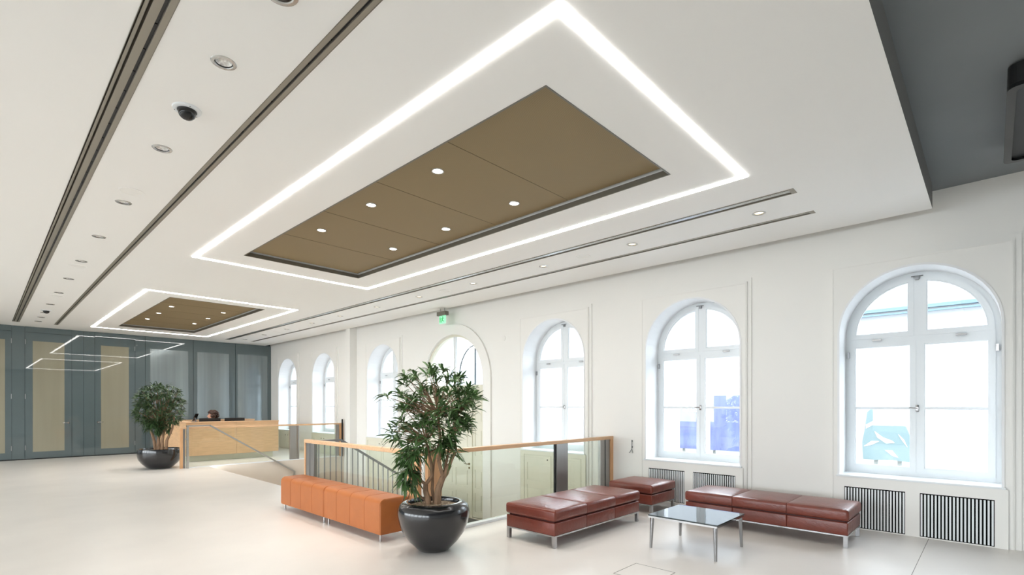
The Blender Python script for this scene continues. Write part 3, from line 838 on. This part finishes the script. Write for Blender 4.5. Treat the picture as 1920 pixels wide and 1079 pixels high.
# person: seated behind the desk, head bowed to the picture's left
def person(loc, rz):
    t = thing('person', 'person with curly brown hair seated behind the desk, head bowed to the left', 'person', loc, rz)
    # local axes: faces +x
    me = bpy.data.meshes.new('body'); bm = bmesh.new()
    J = {}
    def j(n, p): J[n] = bm.verts.new(p)
    j('pel', (0, 0, .50)); j('bel', (.02, 0, .64)); j('che', (.05, 0, .84)); j('shm', (.07, 0, .98)); j('nec', (.11, 0, 1.06)); j('hd0', (.15, 0, 1.12)); j('hd1', (.17, 0, 1.20)); j('hd2', (.14, 0, 1.285))
    j('chn', (.235, 0, 1.105))
    for s, n in ((1, 'l'), (-1, 'r')):
        j('sh' + n, (.07, s * .17, .965)); j('el' + n, (.16, s * .23, .72)); j('wr' + n, (.38, s * .16, .79)); j('hn' + n, (.46, s * .14, .79)); 
        for f in range(4): j('f%d' % f + n, (.54 + .01 * (f in (1, 2)), s * (.105 + .022 * f), .775))
        j('th' + n, (.475, s * .095, .78))
        j('hp' + n, (.02, s * .10, .49)); j('kn' + n, (.44, s * .12, .50)); j('an' + n, (.42, s * .12, .10)); j('to' + n, (.56, s * .13, .04))
    E = [('pel', 'bel'), ('bel', 'che'), ('che', 'shm'), ('shm', 'nec'), ('nec', 'hd0'), ('hd0', 'hd1'), ('hd1', 'hd2'), ('hd0', 'chn')]
    for n in 'lr':
        E += [('shm', 'sh' + n), ('sh' + n, 'el' + n), ('el' + n, 'wr' + n), ('wr' + n, 'hn' + n), ('hn' + n, 'th' + n), ('pel', 'hp' + n), ('hp' + n, 'kn' + n), ('kn' + n, 'an' + n), ('an' + n, 'to' + n)]
        E += [('hn' + n, 'f%d' % f + n) for f in range(4)]
    R = {'pel': .15, 'bel': .13, 'che': .14, 'shm': .10, 'nec': .052, 'hd0': .07, 'hd1': .088, 'hd2': .07, 'chn': .028}
    for n in 'lr':
        R.update({'sh' + n: .065, 'el' + n: .042, 'wr' + n: .027, 'hn' + n: .033, 'th' + n: .010, 'hp' + n: .09, 'kn' + n: .06, 'an' + n: .038, 'to' + n: .03})
        for f in range(4): R['f%d' % f + n] = .009
    for a, c in E: bm.edges.new((J[a], J[c]))
    bm.verts.index_update()
    idx = {n: v.index for n, v in J.items()}
    bm.to_mesh(me); bm.free()
    o = bpy.data.objects.new('body', me); C.objects.link(o); o.parent = t
    mod = o.modifiers.new('skin', 'SKIN')
    for n, i in idx.items():
        sv = me.skin_vertices[0].data[i]; sv.radius = (R[n], R[n]); sv.use_root = (n == 'pel')
    sub = o.modifiers.new('sub', 'SUBSURF'); sub.levels = 2; sub.render_levels = 2
    me.materials.append(M['skin'])
    # shirt and trousers as clothing shells
    b = MB(); b.lathe([(.155, .46), (.16, .6), (.165, .8), (.15, .93), (.08, 1.02)], n=24, cap0=True, cap1=False)
    for v in b.bm.verts: v.co = Vector((v.co.x * .8 + .02 + (v.co.z - .5) * .1, v.co.y * 1.15, v.co.z))
    for s in (1, -1): b.tube([(.07, s * .16, .965), (.16, s * .23, .72), (.33, s * .175, .775)], [.078, .056, .042], n=10)
    b.build('shirt', M['cloth'], t, smooth=True, local=True)
    b = MB()
    for s in (1, -1): b.tube([(0, s * .09, .49), (.44, s * .12, .50), (.45, s * .12, .44), (.42, s * .12, .10)], [.12, .078, .075, .06], n=12)
    b.build('trousers', M['cloth'], t, smooth=True, local=True)
    # hair: a cap of curls round the head
    b = MB()
    rr = random.Random(3)
    for k in range(150):
        a = rr.uniform(0, 2 * PI); e = rr.uniform(-.75, 1.3)
        d = Vector((math.cos(a) * math.cos(e), math.sin(a) * math.cos(e), math.sin(e)))
        if d.x > .12 and d.z < .50: continue
        p = Vector((.115, 0, 1.205)) + Vector((d.x * .125, d.y * .125, d.z * .125))
        s_ = rr.uniform(.028, .046)
        q = bmesh.new(); bmesh.ops.create_icosphere(q, subdivisions=2, radius=s_)
        b.join(q, Matrix.Translation(p) @ Matrix.Rotation(rr.uniform(0, 3), 4, 'X') @ Matrix.Diagonal((1.3, .9, 1.1, 1)))
    b.build('hair', M['hair'], t, smooth=True, local=True)
    b = MB(); b.prism([(.245, 1.17), (.252, 1.20), (.282, 1.158), (.25, 1.15)], lambda p: (p[0], -.012, p[1]), lambda p: (p[0], .012, p[1])); b.build('nose', M['skin'], t, smooth=True, local=True)
    b = MB()
    for s in (1, -1): b.lathe([(.004, -.006), (.009, 0), (.004, .006)], c=(.244, s * .034, 1.20), n=10)
    b.build('eyes', M['black'], t, smooth=True, local=True)
    return t
PFX = 140
person((5.075, 17.33, .09), math.radians(152))
t = thing('office_chair', 'dark office chair under the person behind the desk', 'chair', (5.075, 17.33, 0), math.radians(152))
b = MB(); b.box(-.24, .22, -.24, .24, .38, .45, .025); b.build('seat', M['black'], t, local=True)
b = MB(); b.tube([(0, 0, .08), (0, 0, .385)], .025); b.build('column', M['rail_grey'], t, local=True)
b = MB()
for k in range(5):
    a = 2 * PI * k / 5; b.tube([(0, 0, .09), (.3 * math.cos(a), .3 * math.sin(a), .05)], [.022, .016]); b.tube([(.3 * math.cos(a) - .012, .3 * math.sin(a), .028), (.3 * math.cos(a) + .012, .3 * math.sin(a), .028)], .028)
b.build('base', M['black'], t, local=True)

# ------------------------------------------------------------------ red leather benches
def soft_box(b, x0, x1, y0, y1, z0, z1, r=.035, puff=.0, ends=None):
    q = bmesh.new(); bmesh.ops.create_cube(q, size=1.0)
    sx, sy, sz = x1 - x0, y1 - y0, z1 - z0
    for v in q.verts: v.co = Vector((v.co.x * sx, v.co.y * sy, v.co.z * sz))
    if ends is None:
        bmesh.ops.bevel(q, geom=q.edges[:], offset=r, segments=4, profile=.5, affect='EDGES')
    else:
        ax = 0 if ends[0] == 'x' else 1
        hl = (sx, sy)[ax] / 2
        lo = [e for e in q.edges if all(abs(v.co[ax] + hl) < 1e-5 for v in e.verts)]
        hi = [e for e in q.edges if all(abs(v.co[ax] - hl) < 1e-5 for v in e.verts)]
        md = [e for e in q.edges if abs(e.verts[0].co[ax] - e.verts[1].co[ax]) > 1e-4]
        full = md + (lo if ends[1] else []) + (hi if ends[2] else [])
        bmesh.ops.bevel(q, geom=full, offset=r, segments=4, profile=.5, affect='EDGES')
        for flag, sg_ in ((ends[1], -1), (ends[2], 1)):
            if not flag:
                ed = [e for e in q.edges if all(abs(v.co[ax] - sg_ * hl) < 1e-5 for v in e.verts) and len(e.link_faces) == 2]
                bmesh.ops.bevel(q, geom=ed, offset=.009, segments=2, profile=.5, affect='EDGES')
    if puff:
        ed = [e for e in q.edges if abs(e.verts[0].co.z - e.verts[1].co.z) < 1e-5 and e.verts[0].co.z > sz / 2 - 1e-4]
        top = [f for f in q.faces if f.normal.z > .99 and f.calc_center_median().z > sz / 2 - 1e-4]
        bmesh.ops.subdivide_edges(q, edges=list({e for f in top for e in f.edges}), cuts=7, use_grid_fill=True)
        for v in q.verts:
            if v.co.z > sz / 2 - 1e-3:
                ux = 1 - (2 * v.co.x / sx) ** 2; uy = 1 - (2 * v.co.y / sy) ** 2
                v.co.z += puff * max(0, ux) * max(0, uy)
    b.join(q, Matrix.Translation(((x0 + x1) / 2, (y0 + y1) / 2, (z0 + z1) / 2)))
def red_bench(label, x0, x1, y0, y1, n, along, group='red leather benches', name='leather_bench'):
    t = thing(name, label, 'bench' if n > 1 else 'ottoman', ((x0 + x1) / 2, (y0 + y1) / 2, 0), 0, group if n > 1 else None)
    L0, L1 = (x0, x1) if along == 'x' else (y0, y1)
    for k in range(n):
        a, c = L0 + (L1 - L0) * k / n, L0 + (L1 - L0) * (k + 1) / n
        b = MB()
        ee = (along, k == 0, k == n - 1) if n > 1 else None
        if along == 'x': soft_box(b, a, c, y0, y1, .295, .425, .034, .016, ee)
        else: soft_box(b, x0, x1, a, c, .295, .425, .034, .016, ee)
        b.build('cushion', M['leather_red'], t, smooth=True)
        b = MB()
        e = .012
        if along == 'x': b.box(a + (e if k == 0 else .001), c - (e if k == n - 1 else .001), y0 + e, y1 - e, .138, .282, .012, 3)
        else: b.box(x0 + e, x1 - e, a + (e if k == 0 else .001), c - (e if k == n - 1 else .001), .138, .282, .012, 3)
        b.build('base', M['leather_red'], t, smooth=True)
    b = MB(); b.box(x0 + .04, x1 - .04, y0 + .04, y1 - .04, .27, .30); b.build('gap_lining', M['leather_seam'], t)
    b = MB()
    o_ = [(x0 + .014, y0 + .014), (x1 - .014, y0 + .014), (x1 - .014, y1 - .014), (x0 + .014, y1 - .014)]
    i_ = [(x0 + .05, y0 + .05), (x1 - .05, y0 + .05), (x1 - .05, y1 - .05), (x0 + .05, y1 - .05)]
    b.ring(o_, i_, lambda p: (p[0], p[1], .122), lambda p: (p[0], p[1], .138)); b.build('frame', M['chrome'], t)
    for (lx, ly) in ((x0 + .036, y0 + .036), (x1 - .036, y0 + .036), (x0 + .036, y1 - .036), (x1 - .036, y1 - .036)):
        b = MB(); b.box(lx - .022, lx + .022, ly - .022, ly + .022, 0, .124, .002); b.build('leg', M['chrome'], t)
red_bench('red leather three cushion bench standing beside the glass balustrade', 4.39, 6.27, 3.51, 4.28, 3, 'x')
red_bench('red leather three cushion bench along the window wall right of the coffee table', 6.655, 7.42, 1.155, 3.06, 3, 'y')
red_bench('square single cushion red leather ottoman near the wall hook', 6.74, 7.50, 3.585, 4.33, 1, 'x', name='leather_ottoman')

# coffee table
TX0, TX1, TY0, TY1, TZ = 5.165, 5.945, 2.025, 2.80, .375
t = thing('coffee_table', 'square coffee table with reflective glass top and slim chrome legs', 'coffee table', ((TX0 + TX1) / 2, (TY0 + TY1) / 2, 0))
b = MB(); b.box(TX0, TX1, TY0, TY1, TZ - .015, TZ, .003); b.build('glass_top', M['table_glass'], t)
b = MB()
sq = lambda e: [(TX0 + e, TY0 + e), (TX1 - e, TY0 + e), (TX1 - e, TY1 - e), (TX0 + e, TY1 - e)]
b.ring(sq(.004), sq(.04), lambda p: (p[0], p[1], TZ - .034), lambda p: (p[0], p[1], TZ - .0152)); b.build('frame', M['chrome'], t)
for (sx, sy) in ((0, 0), (1, 0), (1, 1), (0, 1)):
    x = TX0 + .035 if sx == 0 else TX1 - .035; y = TY0 + .035 if sy == 0 else TY1 - .035
    b = MB(); b.tube([(x + (.012 if sx == 0 else -.012) * -1, y + (.01 if sy == 0 else -.01) * -1, 0), (x, y, TZ - .03)], [.0145, .023], n=12); b.build('leg', M['table_leg'], t, smooth=True)

# ------------------------------------------------------------------ orange bench (two modules)
def orange(label, y0, y1):
    x0, x1, z0, z1 = 3.20, 3.615, .088, .50
    t = thing('leather_bench', label, 'bench', ((x0 + x1) / 2, (y0 + y1) / 2, 0), 0, 'orange leather benches')
    R = .075
    prof = [(x0 + .006, z0), (x0, z0 + .02)]
    prof += [(x0 + R - R * math.cos(a), z1 - R + R * math.sin(a)) for a in [PI / 2 * k / 6 for k in range(7)]]
    prof += [(x1 - R + R * math.sin(a), z1 - R + R * math.cos(a)) for a in [PI / 2 * k / 6 for k in range(7)]]
    prof += [(x1, z0 + .02), (x1 - .006, z0)]
    b = MB()
    ya, yb, e = y0, y1, .012
    secs = [(ya, .012), (ya + .012, 0), (yb - .012, 0), (yb, .012)]
    cx, cz = (x0 + x1) / 2, (z0 + z1) / 2
    rings = []
    for y, ins in secs:
        rings.append([b.bm.verts.new((px + (ins if px < cx else -ins), y, pz + (0 if pz < z0 + .01 else (-ins if pz > cz else 0)))) for px, pz in prof])
    for k in range(3):
        for q in range(len(prof)):
            j = (q + 1) % len(prof)
            b.bm.faces.new((rings[k][q], rings[k][j], rings[k + 1][j], rings[k + 1][q]))
    b.bm.faces.new(rings[0]); b.bm.faces.new(rings[-1])
    body = b.build('seat', M['leather_orange'], t, smooth=True)
    b = MB()
    for q in (1, 2, 3):
        y = y0 + (y1 - y0) * q / 4
        pts = [Vector((px - (.001 if px < cx else -.001), y, pz + (.001 if pz > cz else 0))) for px, pz in prof[1:-1]]
        b.tube(pts, .0015, n=5)
    b.build('stitching', M['orange_seam'], body)
    for lx in (x0 + .045, x1 - .045):
        for ly in (y0 + .06, y1 - .06):
            b = MB(); b.tube([(lx, ly, 0), (lx, ly, z0 + .002)], .014, n=14); b.build('leg', M['chrome'], t, smooth=True)
orange('orange leather bench module next to the nearer potted plant', 5.14, 6.525)
orange('orange leather bench module farther from the viewer by the wooden rail post', 6.54, 7.93)

# ------------------------------------------------------------------ potted plants
RV = Vector((.6881, -.7256, 0)); FV = Vector((.7256, .6881, 0))   # right / away, seen from the entrance side
def leaf(b, p, d, L, wd, rr, droop):
    d = d.normalized()
    side = d.cross(Vector((0, 0, 1)))
    side = Vector((1, 0, 0)) if side.length < 1e-3 else side.normalized()
    up = side.cross(d)
    roll = rr.uniform(-.7, .7)
    s2 = side * math.cos(roll) + up * math.sin(roll); u2 = side.cross(d) * math.cos(roll) - side * math.sin(roll)
    row = []
    for k, (f, w) in enumerate(((0, .12), (.3, .85), (.6, 1.0), (.85, .5), (1.0, 0.0))):
        c = p + d * L * f - Vector((0, 0, 1)) * droop * L * f * f
        if w == 0: row.append((b.bm.verts.new(c),))
        else:
            h = wd * w / 2
            row.append((b.bm.verts.new(c - s2 * h + u2 * h * .35), b.bm.verts.new(c), b.bm.verts.new(c + s2 * h + u2 * h * .35)))
    for k in range(len(row) - 1):
        a, c = row[k], row[k + 1]
        if len(c) == 3:
            b.bm.faces.new((a[0], a[1], c[1], c[0])); b.bm.faces.new((a[1], a[2], c[2], c[1]))
        else:
            b.bm.faces.new((a[0], a[1], c[0])); b.bm.faces.new((a[1], a[2], c[0]))
def rosette(b, p, out, n, L, rr):
    for k in range(n):
        a = rr.uniform(0, 2 * PI)
        d = Vector((math.cos(a), math.sin(a), rr.uniform(-.35, 1.0))) + out * .7
        leaf(b, p + Vector((rr.uniform(-.02, .02), rr.uniform(-.02, .02), rr.uniform(-.05, .02))), d, L * rr.uniform(.65, 1.15), L * .17 * rr.uniform(.8, 1.2), rr, rr.uniform(.1, .75))

def pot_mesh(t, prof_out, rim_in, soil_z):
    b = MB(); b.lathe(prof_out, n=64, cap0=True, cap1=False); b.build('pot', M['pot'], t, smooth=True, local=True)
    b = MB(); b.lathe([(rim_in, soil_z - .004), (rim_in * .5, soil_z + .012), (.01, soil_z + .016)], n=40, cap0=False); b.build('soil', M['pebble'], t, smooth=True, local=True)

def plant_near():
    t = thing('potted_plant', 'tall sparse leafy tree in a dark glazed pot beside the orange bench', 'potted plant', (3.475, 4.49, 0), 0, 'potted trees')
    prof = [(.145, 0), (.165, .006), (.20, .04), (.27, .11), (.335, .20), (.375, .30), (.392, .38), (.396, .43), (.388, .475), (.365, .510), (.335, .530), (.30, .540), (.283, .537), (.275, .52), (.274, .46)]
    pot_mesh(t, prof, .276, .492)
    rr = random.Random(11)
    P = lambda r, f, z: RV * r + FV * f + Vector((0, 0, z))
    b = MB()
    tips = []
    def limb(pts, r0, r1):
        n = len(pts)
        # smooth by subdividing
        q = []
        for i in range(n - 1):
            a, c = Vector(pts[i]), Vector(pts[i + 1])
            for s in range(3): q.append(a.lerp(c, s / 3) + Vector((rr.uniform(-1, 1), rr.uniform(-1, 1), 0)) * r0 * .25 * (s > 0))
        q.append(Vector(pts[-1]))
        b.tube(q, [r0 + (r1 - r0) * i / (len(q) - 1) for i in range(len(q))], n=8)
    # two main trunks and side limbs
    limb([P(.03, 0, .48), P(.05, 0, .66), P(.10, .02, .80), P(.17, .03, .93)], .042, .028)
    limb([P(-.05, -.02, .48), P(-.08, -.02, .62), P(-.09, 0, .72)], .036, .027)
    limb([P(-.09, 0, .72), P(-.18, .03, .78), P(-.27, .05, .90)], .02, .012)
    limb([P(-.09, 0, .72), P(-.02, .02, .82), P(-.04, .04, .98), P(-.10, .06, 1.2)], .022, .012)
    limb([P(.0, .06, .5), P(-.03, .07, .66), P(-.02, .06, .85), P(.02, .05, 1.1)], .02, .012)
    limb([P(-.06, .05, .50), P(-.17, .02, .60), P(-.25, -.01, .74), P(-.27, -.03, .84)], .014, .008)
    limb([P(.17, .03, .93), P(.24, .05, 1.1), P(.22, .03, 1.3)], .02, .012)
    limb([P(.10, .02, .80), P(.06, -.04, .98), P(.08, -.05, 1.25), P(.05, -.02, 1.5)], .022, .012)
    limb([P(.06, 0, .68), P(.12, .08, .9), P(.16, .12, 1.2), P(.25, .14, 1.5)], .018, .010)
    hubs = [P(-.10, .06, 1.2), P(.02, .05, 1.1), P(.22, .03, 1.3), P(.05, -.02, 1.5), P(.25, .14, 1.5), P(-.27, .05, .9)]
    targets = []
    def add(r0, r1, z0, z1, n, fd=.34):
        for _ in range(n):
            targets.append(P(rr.uniform(r0, r1), rr.uniform(-fd, fd), rr.uniform(z0, z1)))
    add(-.44, -.20, 1.30, 1.72, 18); add(-.36, -.10, 1.60, 1.98, 13, .25); add(-.15, .18, 1.45, 2.03, 24)
    add(.10, .38, 1.55, 1.95, 16); add(.30, .50, 1.60, 1.78, 7, .2); add(-.42, -.05, 1.05, 1.45, 24); add(.05, .38, 1.20, 1.60, 24)
    add(-.10, .15, 1.15, 1.5, 16); add(-.38, -.20, .85, 1.15, 14, .18); add(-.30, -.16, .72, .95, 6, .15); add(.08, .26, .98, 1.25, 10, .2); add(.20, .42, 1.35, 1.6, 8)
    lf = MB()
    for p in targets:
        h = min(hubs, key=lambda q: (q - p).length + max(0, q.z - p.z) * 2)
        mid = h.lerp(p, .5) + Vector((0, 0, rr.uniform(-.05, .06)))
        b.tube([h, mid, p], [.008, .0055, .003], n=5)
        out = (p - Vector((0, 0, 1.2))); out.normalize()
        rosette(lf, p, out, rr.randint(9, 14), .168, rr)
    b.build('stem', M['bark'], t, smooth=True, local=True)
    lf.build('foliage', M['leaf'], t, smooth=True, local=True)
plant_near()

def plant_far():
    t = thing('potted_plant', 'dense bushy tree in a dark bowl pot beside the reception desk', 'potted plant', (3.172, 15.3, 0), 0, 'potted trees')
    prof = [(.22, 0), (.245, .008), (.30, .05), (.39, .14), (.455, .24), (.475, .32), (.478, .44), (.470, .485), (.45, .50), (.42, .50), (.41, .48), (.408, .42)]
    pot_mesh(t, prof, .41, .455)
    rr = random.Random(5)
    P = lambda r, f, z: RV * r + FV * f + Vector((0, 0, z))
    b = MB()
    for (r, lean) in ((-.12, -.2), (-.03, -.02), (.05, .06), (.14, .22), (-.06, .1)):
        b.tube([P(r, .02, .44), P(r + lean * .15, .0, .7), P(r + lean * .7, .03, 1.0), P(r + lean, .02, 1.35)], [.04, .034, .025, .014], n=8)
    lf = MB()
    cnt_ = 0
    while cnt_ < 430:
        u, v, w = rr.uniform(-1, 1), rr.uniform(-1, 1), rr.uniform(-1, 1)
        q = u * u + v * v + abs(w) ** 3.2
        if q > 1 or q < .12: continue
        cnt_ += 1
        z = 1.52 + w * .62
        s = .52 if w > -.3 else .52 * (1 + (w + .3) * .62)
        p = P(-.02 + u * s, v * s, z)
        out = Vector((p.x, p.y, (z - 1.4) * .8)); out.normalize()
        if cnt_ % 3 == 0: b.tube([P(0, 0, 1.15), P(u * s * .6, v * s * .6, (z + 1.2) / 2), p], [.01, .007, .003], n=5)
        rosette(lf, p, out, 9, .14, rr)
    b.build('stem', M['bark'], t, smooth=True, local=True)
    lf.build('foliage', M['leaf_far'], t, smooth=True, local=True)
plant_far()

# ------------------------------------------------------------------ small fittings
# emergency exit sign
t = thing('exit_sign', 'green running man exit sign below a dark box above the arched door', 'exit sign', (7.6, 9.48, CZ))
b = MB(); b.box(7.545, 7.655, 9.32, 9.64, 3.725, 3.82, .004); b.build('housing', M['bronze'], t)
b = MB()
for y in (9.40, 9.56): b.tube([(7.6, y, 3.82), (7.6, y, CZ)], .006, n=8)
b.build('hanger', M['bronze'], t)
b = MB(); b.box(7.595, 7.605, 9.36, 9.60, 3.535, 3.725); sg = b.build('sign_plate', M['exit_white'], t)
b = MB()
xq = 7.592
def blob(pts): b.prism(pts, lambda p: (xq, 9.48 - p[0], 3.63 + p[1]), lambda p: (xq + .002, 9.48 - p[0], 3.63 + p[1]))
blob([(.012 + .016 * math.cos(a), .062 + .016 * math.sin(a)) for a in [2 * PI * k / 10 for k in range(10)]])
blob([(-.012, .045), (.018, .04), (.008, -.012), (-.02, -.008)])
blob([(-.02, .0), (.008, -.01), (.05, -.035), (.045, -.05), (0, -.028)])
blob([(-.022, -.002), (-.004, -.012), (-.04, -.07), (-.056, -.064)])
blob([(.014, .04), (.05, .012), (.058, .022), (.02, .05)])
blob([(-.008, .044), (-.05, .03), (-.06, -.0), (-.046, .0), (-.036, .02)])
blob([(-.10, -.06), (-.075, -.06), (-.075, .06), (-.10, .06)])
b.build('running_man', M['exit_green'], sg)

t = thing('wall_hook', 'small dark forked metal hook on the wall above the ottoman', 'hook', (W, 4.58, .86))
b = MB(); b.tube([(W - .012, 4.58, .99), (W - .015, 4.58, .82)], .007, n=8); b.tube([(W - .015, 4.58, .83), (W - .03, 4.61, .77), (W - .045, 4.615, .765)], .006, n=8); b.tube([(W - .015, 4.58, .83), (W - .03, 4.55, .77), (W - .045, 4.545, .765)], .006, n=8); b.build('fork', M['rail_grey'], t, smooth=True)
b = MB(); b.box(W - .010, W, 4.568, 4.592, .955, .985, .002); b.box(W - .010, W, 4.568, 4.592, .85, .88, .002); b.build('mount_plate', M['black'], t)

b = MB(); b.lathe([(.05, 0), (.05, .012), (.035, .016)], n=24)
for v in b.bm.verts: v.co = Vector((W - v.co.z, 7.72 + v.co.y, 3.06 + v.co.x))
tag(b.build('wall_detector', M['wall'], smooth=True), 'flat white round disc on the wall right of the arched door top', 'detector')

# black unit on the raised ceiling
t = thing('ceiling_projector', 'black rounded louvred unit hanging below the grey raised ceiling at right', 'ceiling unit', (6.15, -.36, UZ))
o_ = []
def rrect(x0, x1, y0, y1, r, n=5):
    pts = []
    for (cx, cy, a0) in ((x1 - r, y1 - r, 0), (x0 + r, y1 - r, PI / 2), (x0 + r, y0 + r, PI), (x1 - r, y0 + r, 3 * PI / 2)):
        pts += [(cx + r * math.cos(a0 + PI / 2 * k / n), cy + r * math.sin(a0 + PI / 2 * k / n)) for k in range(n + 1)]
    return pts
b = MB(); b.prism(rrect(5.32, 6.98, -.54, -.085, .07), lambda p: (p[0], p[1], 4.0), lambda p: (p[0], p[1], 4.155)); b.build('housing', M['black'], t)
b = MB(); b.ring(rrect(5.315, 6.985, -.545, -.08, .07), rrect(5.37, 6.93, -.49, -.135, .05), lambda p: (p[0], p[1], 3.975), lambda p: (p[0], p[1], 4.005)); b.build('rim', M['gloss_black'], t)
b = MB()
for k in range(3): b.box(5.45 + k * .5, 5.85 + k * .5, -.46, -.25, 3.985, 4.001, .004)
b.build('louvre', M['rail_grey'], t)
b = MB(); b.box(5.7, 5.76, -.4, -.3, 4.15, UZ); b.box(6.5, 6.56, -.4, -.3, 4.15, UZ); b.build('mount', M['black'], t)

# floor hatch and joint
b = MB(); b.ring([(4.15, 2.19), (4.575, 2.19), (4.575, 2.612), (4.15, 2.612)], [(4.156, 2.196), (4.569, 2.196), (4.569, 2.606), (4.156, 2.606)], lambda p: (p[0], p[1], .0008), lambda p: (p[0], p[1], .0015))
t = thing('floor_hatch', 'square flush floor hatch outlined by a thin dark line in front', 'floor hatch', (4.36, 2.40, 0))
b.build('edge_line', M['joint'], t)
b = MB(); b.box(4.158, 4.567, 2.198, 2.604, .0004, .0012); b.build('cover', M['floor'], t)
b = MB(); b.box(5.2, W - .02, .548, .553, .0002, .0008); struct(b.build('trim_1', M['joint']))
b = MB(); b.box(6.90, 6.93, PY1 - .012, PY1, -.17, -.10, .003); tag(b.build('wall_socket', M['white_paint']), 'tiny white socket on the stairwell wall below the far balustrade', 'socket')

# ------------------------------------------------------------------ outside the windows
b = MB(); b.grid(XO + .02, 26, -30, 60, [], lambda x, y: (x, y, -1.25)); struct(b.build('street_ground', M['street']))
b = MB(); b.box(19, 19.5, -30, 60, -1.25, 5.2); struct(b.build('street_facade_wall', M['facade']))
b = MB(); b.grid(XL - 40, XL - .05, -30, 60, [], lambda x, y: (x, y, -.6)); struct(b.build('added_dark_ground', M['added_ground']))  # unseen dark ground, added to cut the light bounced up to the ceiling
b = MB(); b.bar((18.9, -3, 4.47), (18.9, 6, 4.47), .12, .10); b.bar((18.85, -3, 4.33), (18.85, 6, 4.33), .08, .05)
tag(b.build('street_roof_gutter', M['eave'], base=True), 'teal gutter of the house across the street behind the nearest window', 'gutter')
def poster(y0, y1, z0, z1, label, word=None):
    t = thing('street_poster', label, 'poster', (13, (y0 + y1) / 2, -1.25), 0, 'blue posters outside the second window')
    b = MB(); b.box(13, 13.05, y0, y1, z0, z1); pb = b.build('board', M['banner_blue'], t)
    b = MB()
    for y in (y0 + .08, y1 - .08): b.box(13.05, 13.10, y - .03, y + .03, -1.25, z1)
    b.build('leg', M['ext_grey'], t)
    if word:
        cu = bpy.data.curves.new('lettering', 'FONT'); cu.body = word; cu.size = .34; cu.align_x = 'CENTER'; cu.extrude = .003
        tmp = bpy.data.objects.new('scratch_text', cu); C.objects.link(tmp)
        bpy.context.view_layer.update()
        me = bpy.data.meshes.new_from_object(tmp.evaluated_get(bpy.context.evaluated_depsgraph_get()))
        bpy.data.objects.remove(tmp)
        me.materials.clear(); me.materials.append(M['print_white'])
        o = bpy.data.objects.new('lettering', me); C.objects.link(o); o.parent = pb
        o.location = Vector((12.995, (y0 + y1) / 2, 1.42)) - acc(pb)
        o.rotation_euler = (PI / 2, 0, -PI / 2)
poster(5.50, 6.10, .44, 1.84, 'blue poster with white letters seen through the left half of the second window', 'ots')
poster(4.40, 5.28, .44, 1.84, 'blue picture poster seen through the right half of the second window')
t = thing('street_mural_board', 'pale turquoise rounded board with white swirls seen through the nearest window', 'mural', (13, 1.5, -1.25))
b = MB(); b.prism([(2.0, .45), (2.02, .8), (1.97, 1.1), (1.93, 1.45), (1.80, 1.58), (1.6, 1.56), (1.45, 1.46), (1.3, 1.22), (1.2, .95), (1.15, .6), (1.17, .43), (1.5, .46), (1.8, .44)], fx(13.0), fx(13.06)); mb_ = b.build('board', M['mural'], t)
b = MB()
for pts in ([(1.95, 1.18), (1.8, 1.28), (1.6, 1.26), (1.48, 1.18), (1.6, 1.19), (1.8, 1.2), (1.95, 1.1)], [(1.8, 1.05), (1.65, .92), (1.5, .86), (1.46, .82), (1.6, .80), (1.75, .92)], [(1.99, .72), (1.85, .84), (1.72, .84), (1.85, .76)], [(1.62, .66), (1.5, .66), (1.4, .52), (1.5, .55)], [(1.4, 1.0), (1.3, .88), (1.25, .74), (1.34, .88)]):
    b.prism(pts, fx(12.992), fx(13.0))
b.build('swirl', M['print_white'], mb_)
b = MB(); b.box(13.06, 13.10, 1.35, 1.42, -1.25, 1.2); b.box(13.06, 13.10, 1.75, 1.82, -1.25, 1.2); b.build('leg', M['ext_grey'], t)

# ------------------------------------------------------------------ daylight, camera, colour
w = bpy.data.worlds.new('overcast_sky'); scene.world = w; w.use_nodes = True
bg = w.node_tree.nodes['Background']; bg.inputs['Color'].default_value = (0.875, 0.945, 1.0, 1); bg.inputs['Strength'].default_value = 5.0
for i, c in enumerate(WINS + [DC]):
    l = bpy.data.lights.new('window_portal', 'AREA'); l.shape = 'RECTANGLE'; l.size = 2.7; l.size_y = 1.6
    if c == DC: l.size, l.size_y = 1.3, 2.2
    l.cycles.is_portal = True
    o = bpy.data.objects.new('window_portal', l); C.objects.link(o)
    o.location = (XO + .03, c, 2.0 if c != DC else 2.7); o.rotation_euler = (0, PI / 2, 0)

for c in ADDED_LWIN:  # portals for the added openings in the left wall
    l = bpy.data.lights.new('window_portal', 'AREA'); l.shape = 'RECTANGLE'; l.size = 3.1; l.size_y = 2.4; l.cycles.is_portal = True
    o = bpy.data.objects.new('window_portal', l); C.objects.link(o)
    o.location = (XL - .03, c, 2.05); o.rotation_euler = (0, -PI / 2, 0)

cam = bpy.data.cameras.new('camera'); co = bpy.data.objects.new('camera', cam); C.objects.link(co)
cam.sensor_fit = 'HORIZONTAL'; cam.sensor_width = 36.0; cam.lens = 36.0 * 949.5 / 1920.0
cam.shift_x = 0.0; cam.shift_y = (760 - 539.5) / 1920.0
cam.clip_start = 0.05; cam.clip_end = 200
co.location = (0, 0, 1.6); co.rotation_euler = (PI / 2, 0, -math.radians(46.52))
scene.camera = co
vs = scene.view_settings
vs.view_transform = 'Standard'; vs.look = 'None'; vs.gamma = 1.0; vs.use_curve_mapping = False; vs.exposure = 1.0
scene.cycles.max_bounces = 12; scene.cycles.diffuse_bounces = 6; scene.cycles.glossy_bounces = 4; scene.cycles.transparent_max_bounces = 16
scene.cycles.sample_clamp_indirect = 6.0; scene.cycles.caustics_reflective = False; scene.cycles.caustics_refractive = False
scene.cycles.use_denoising = True
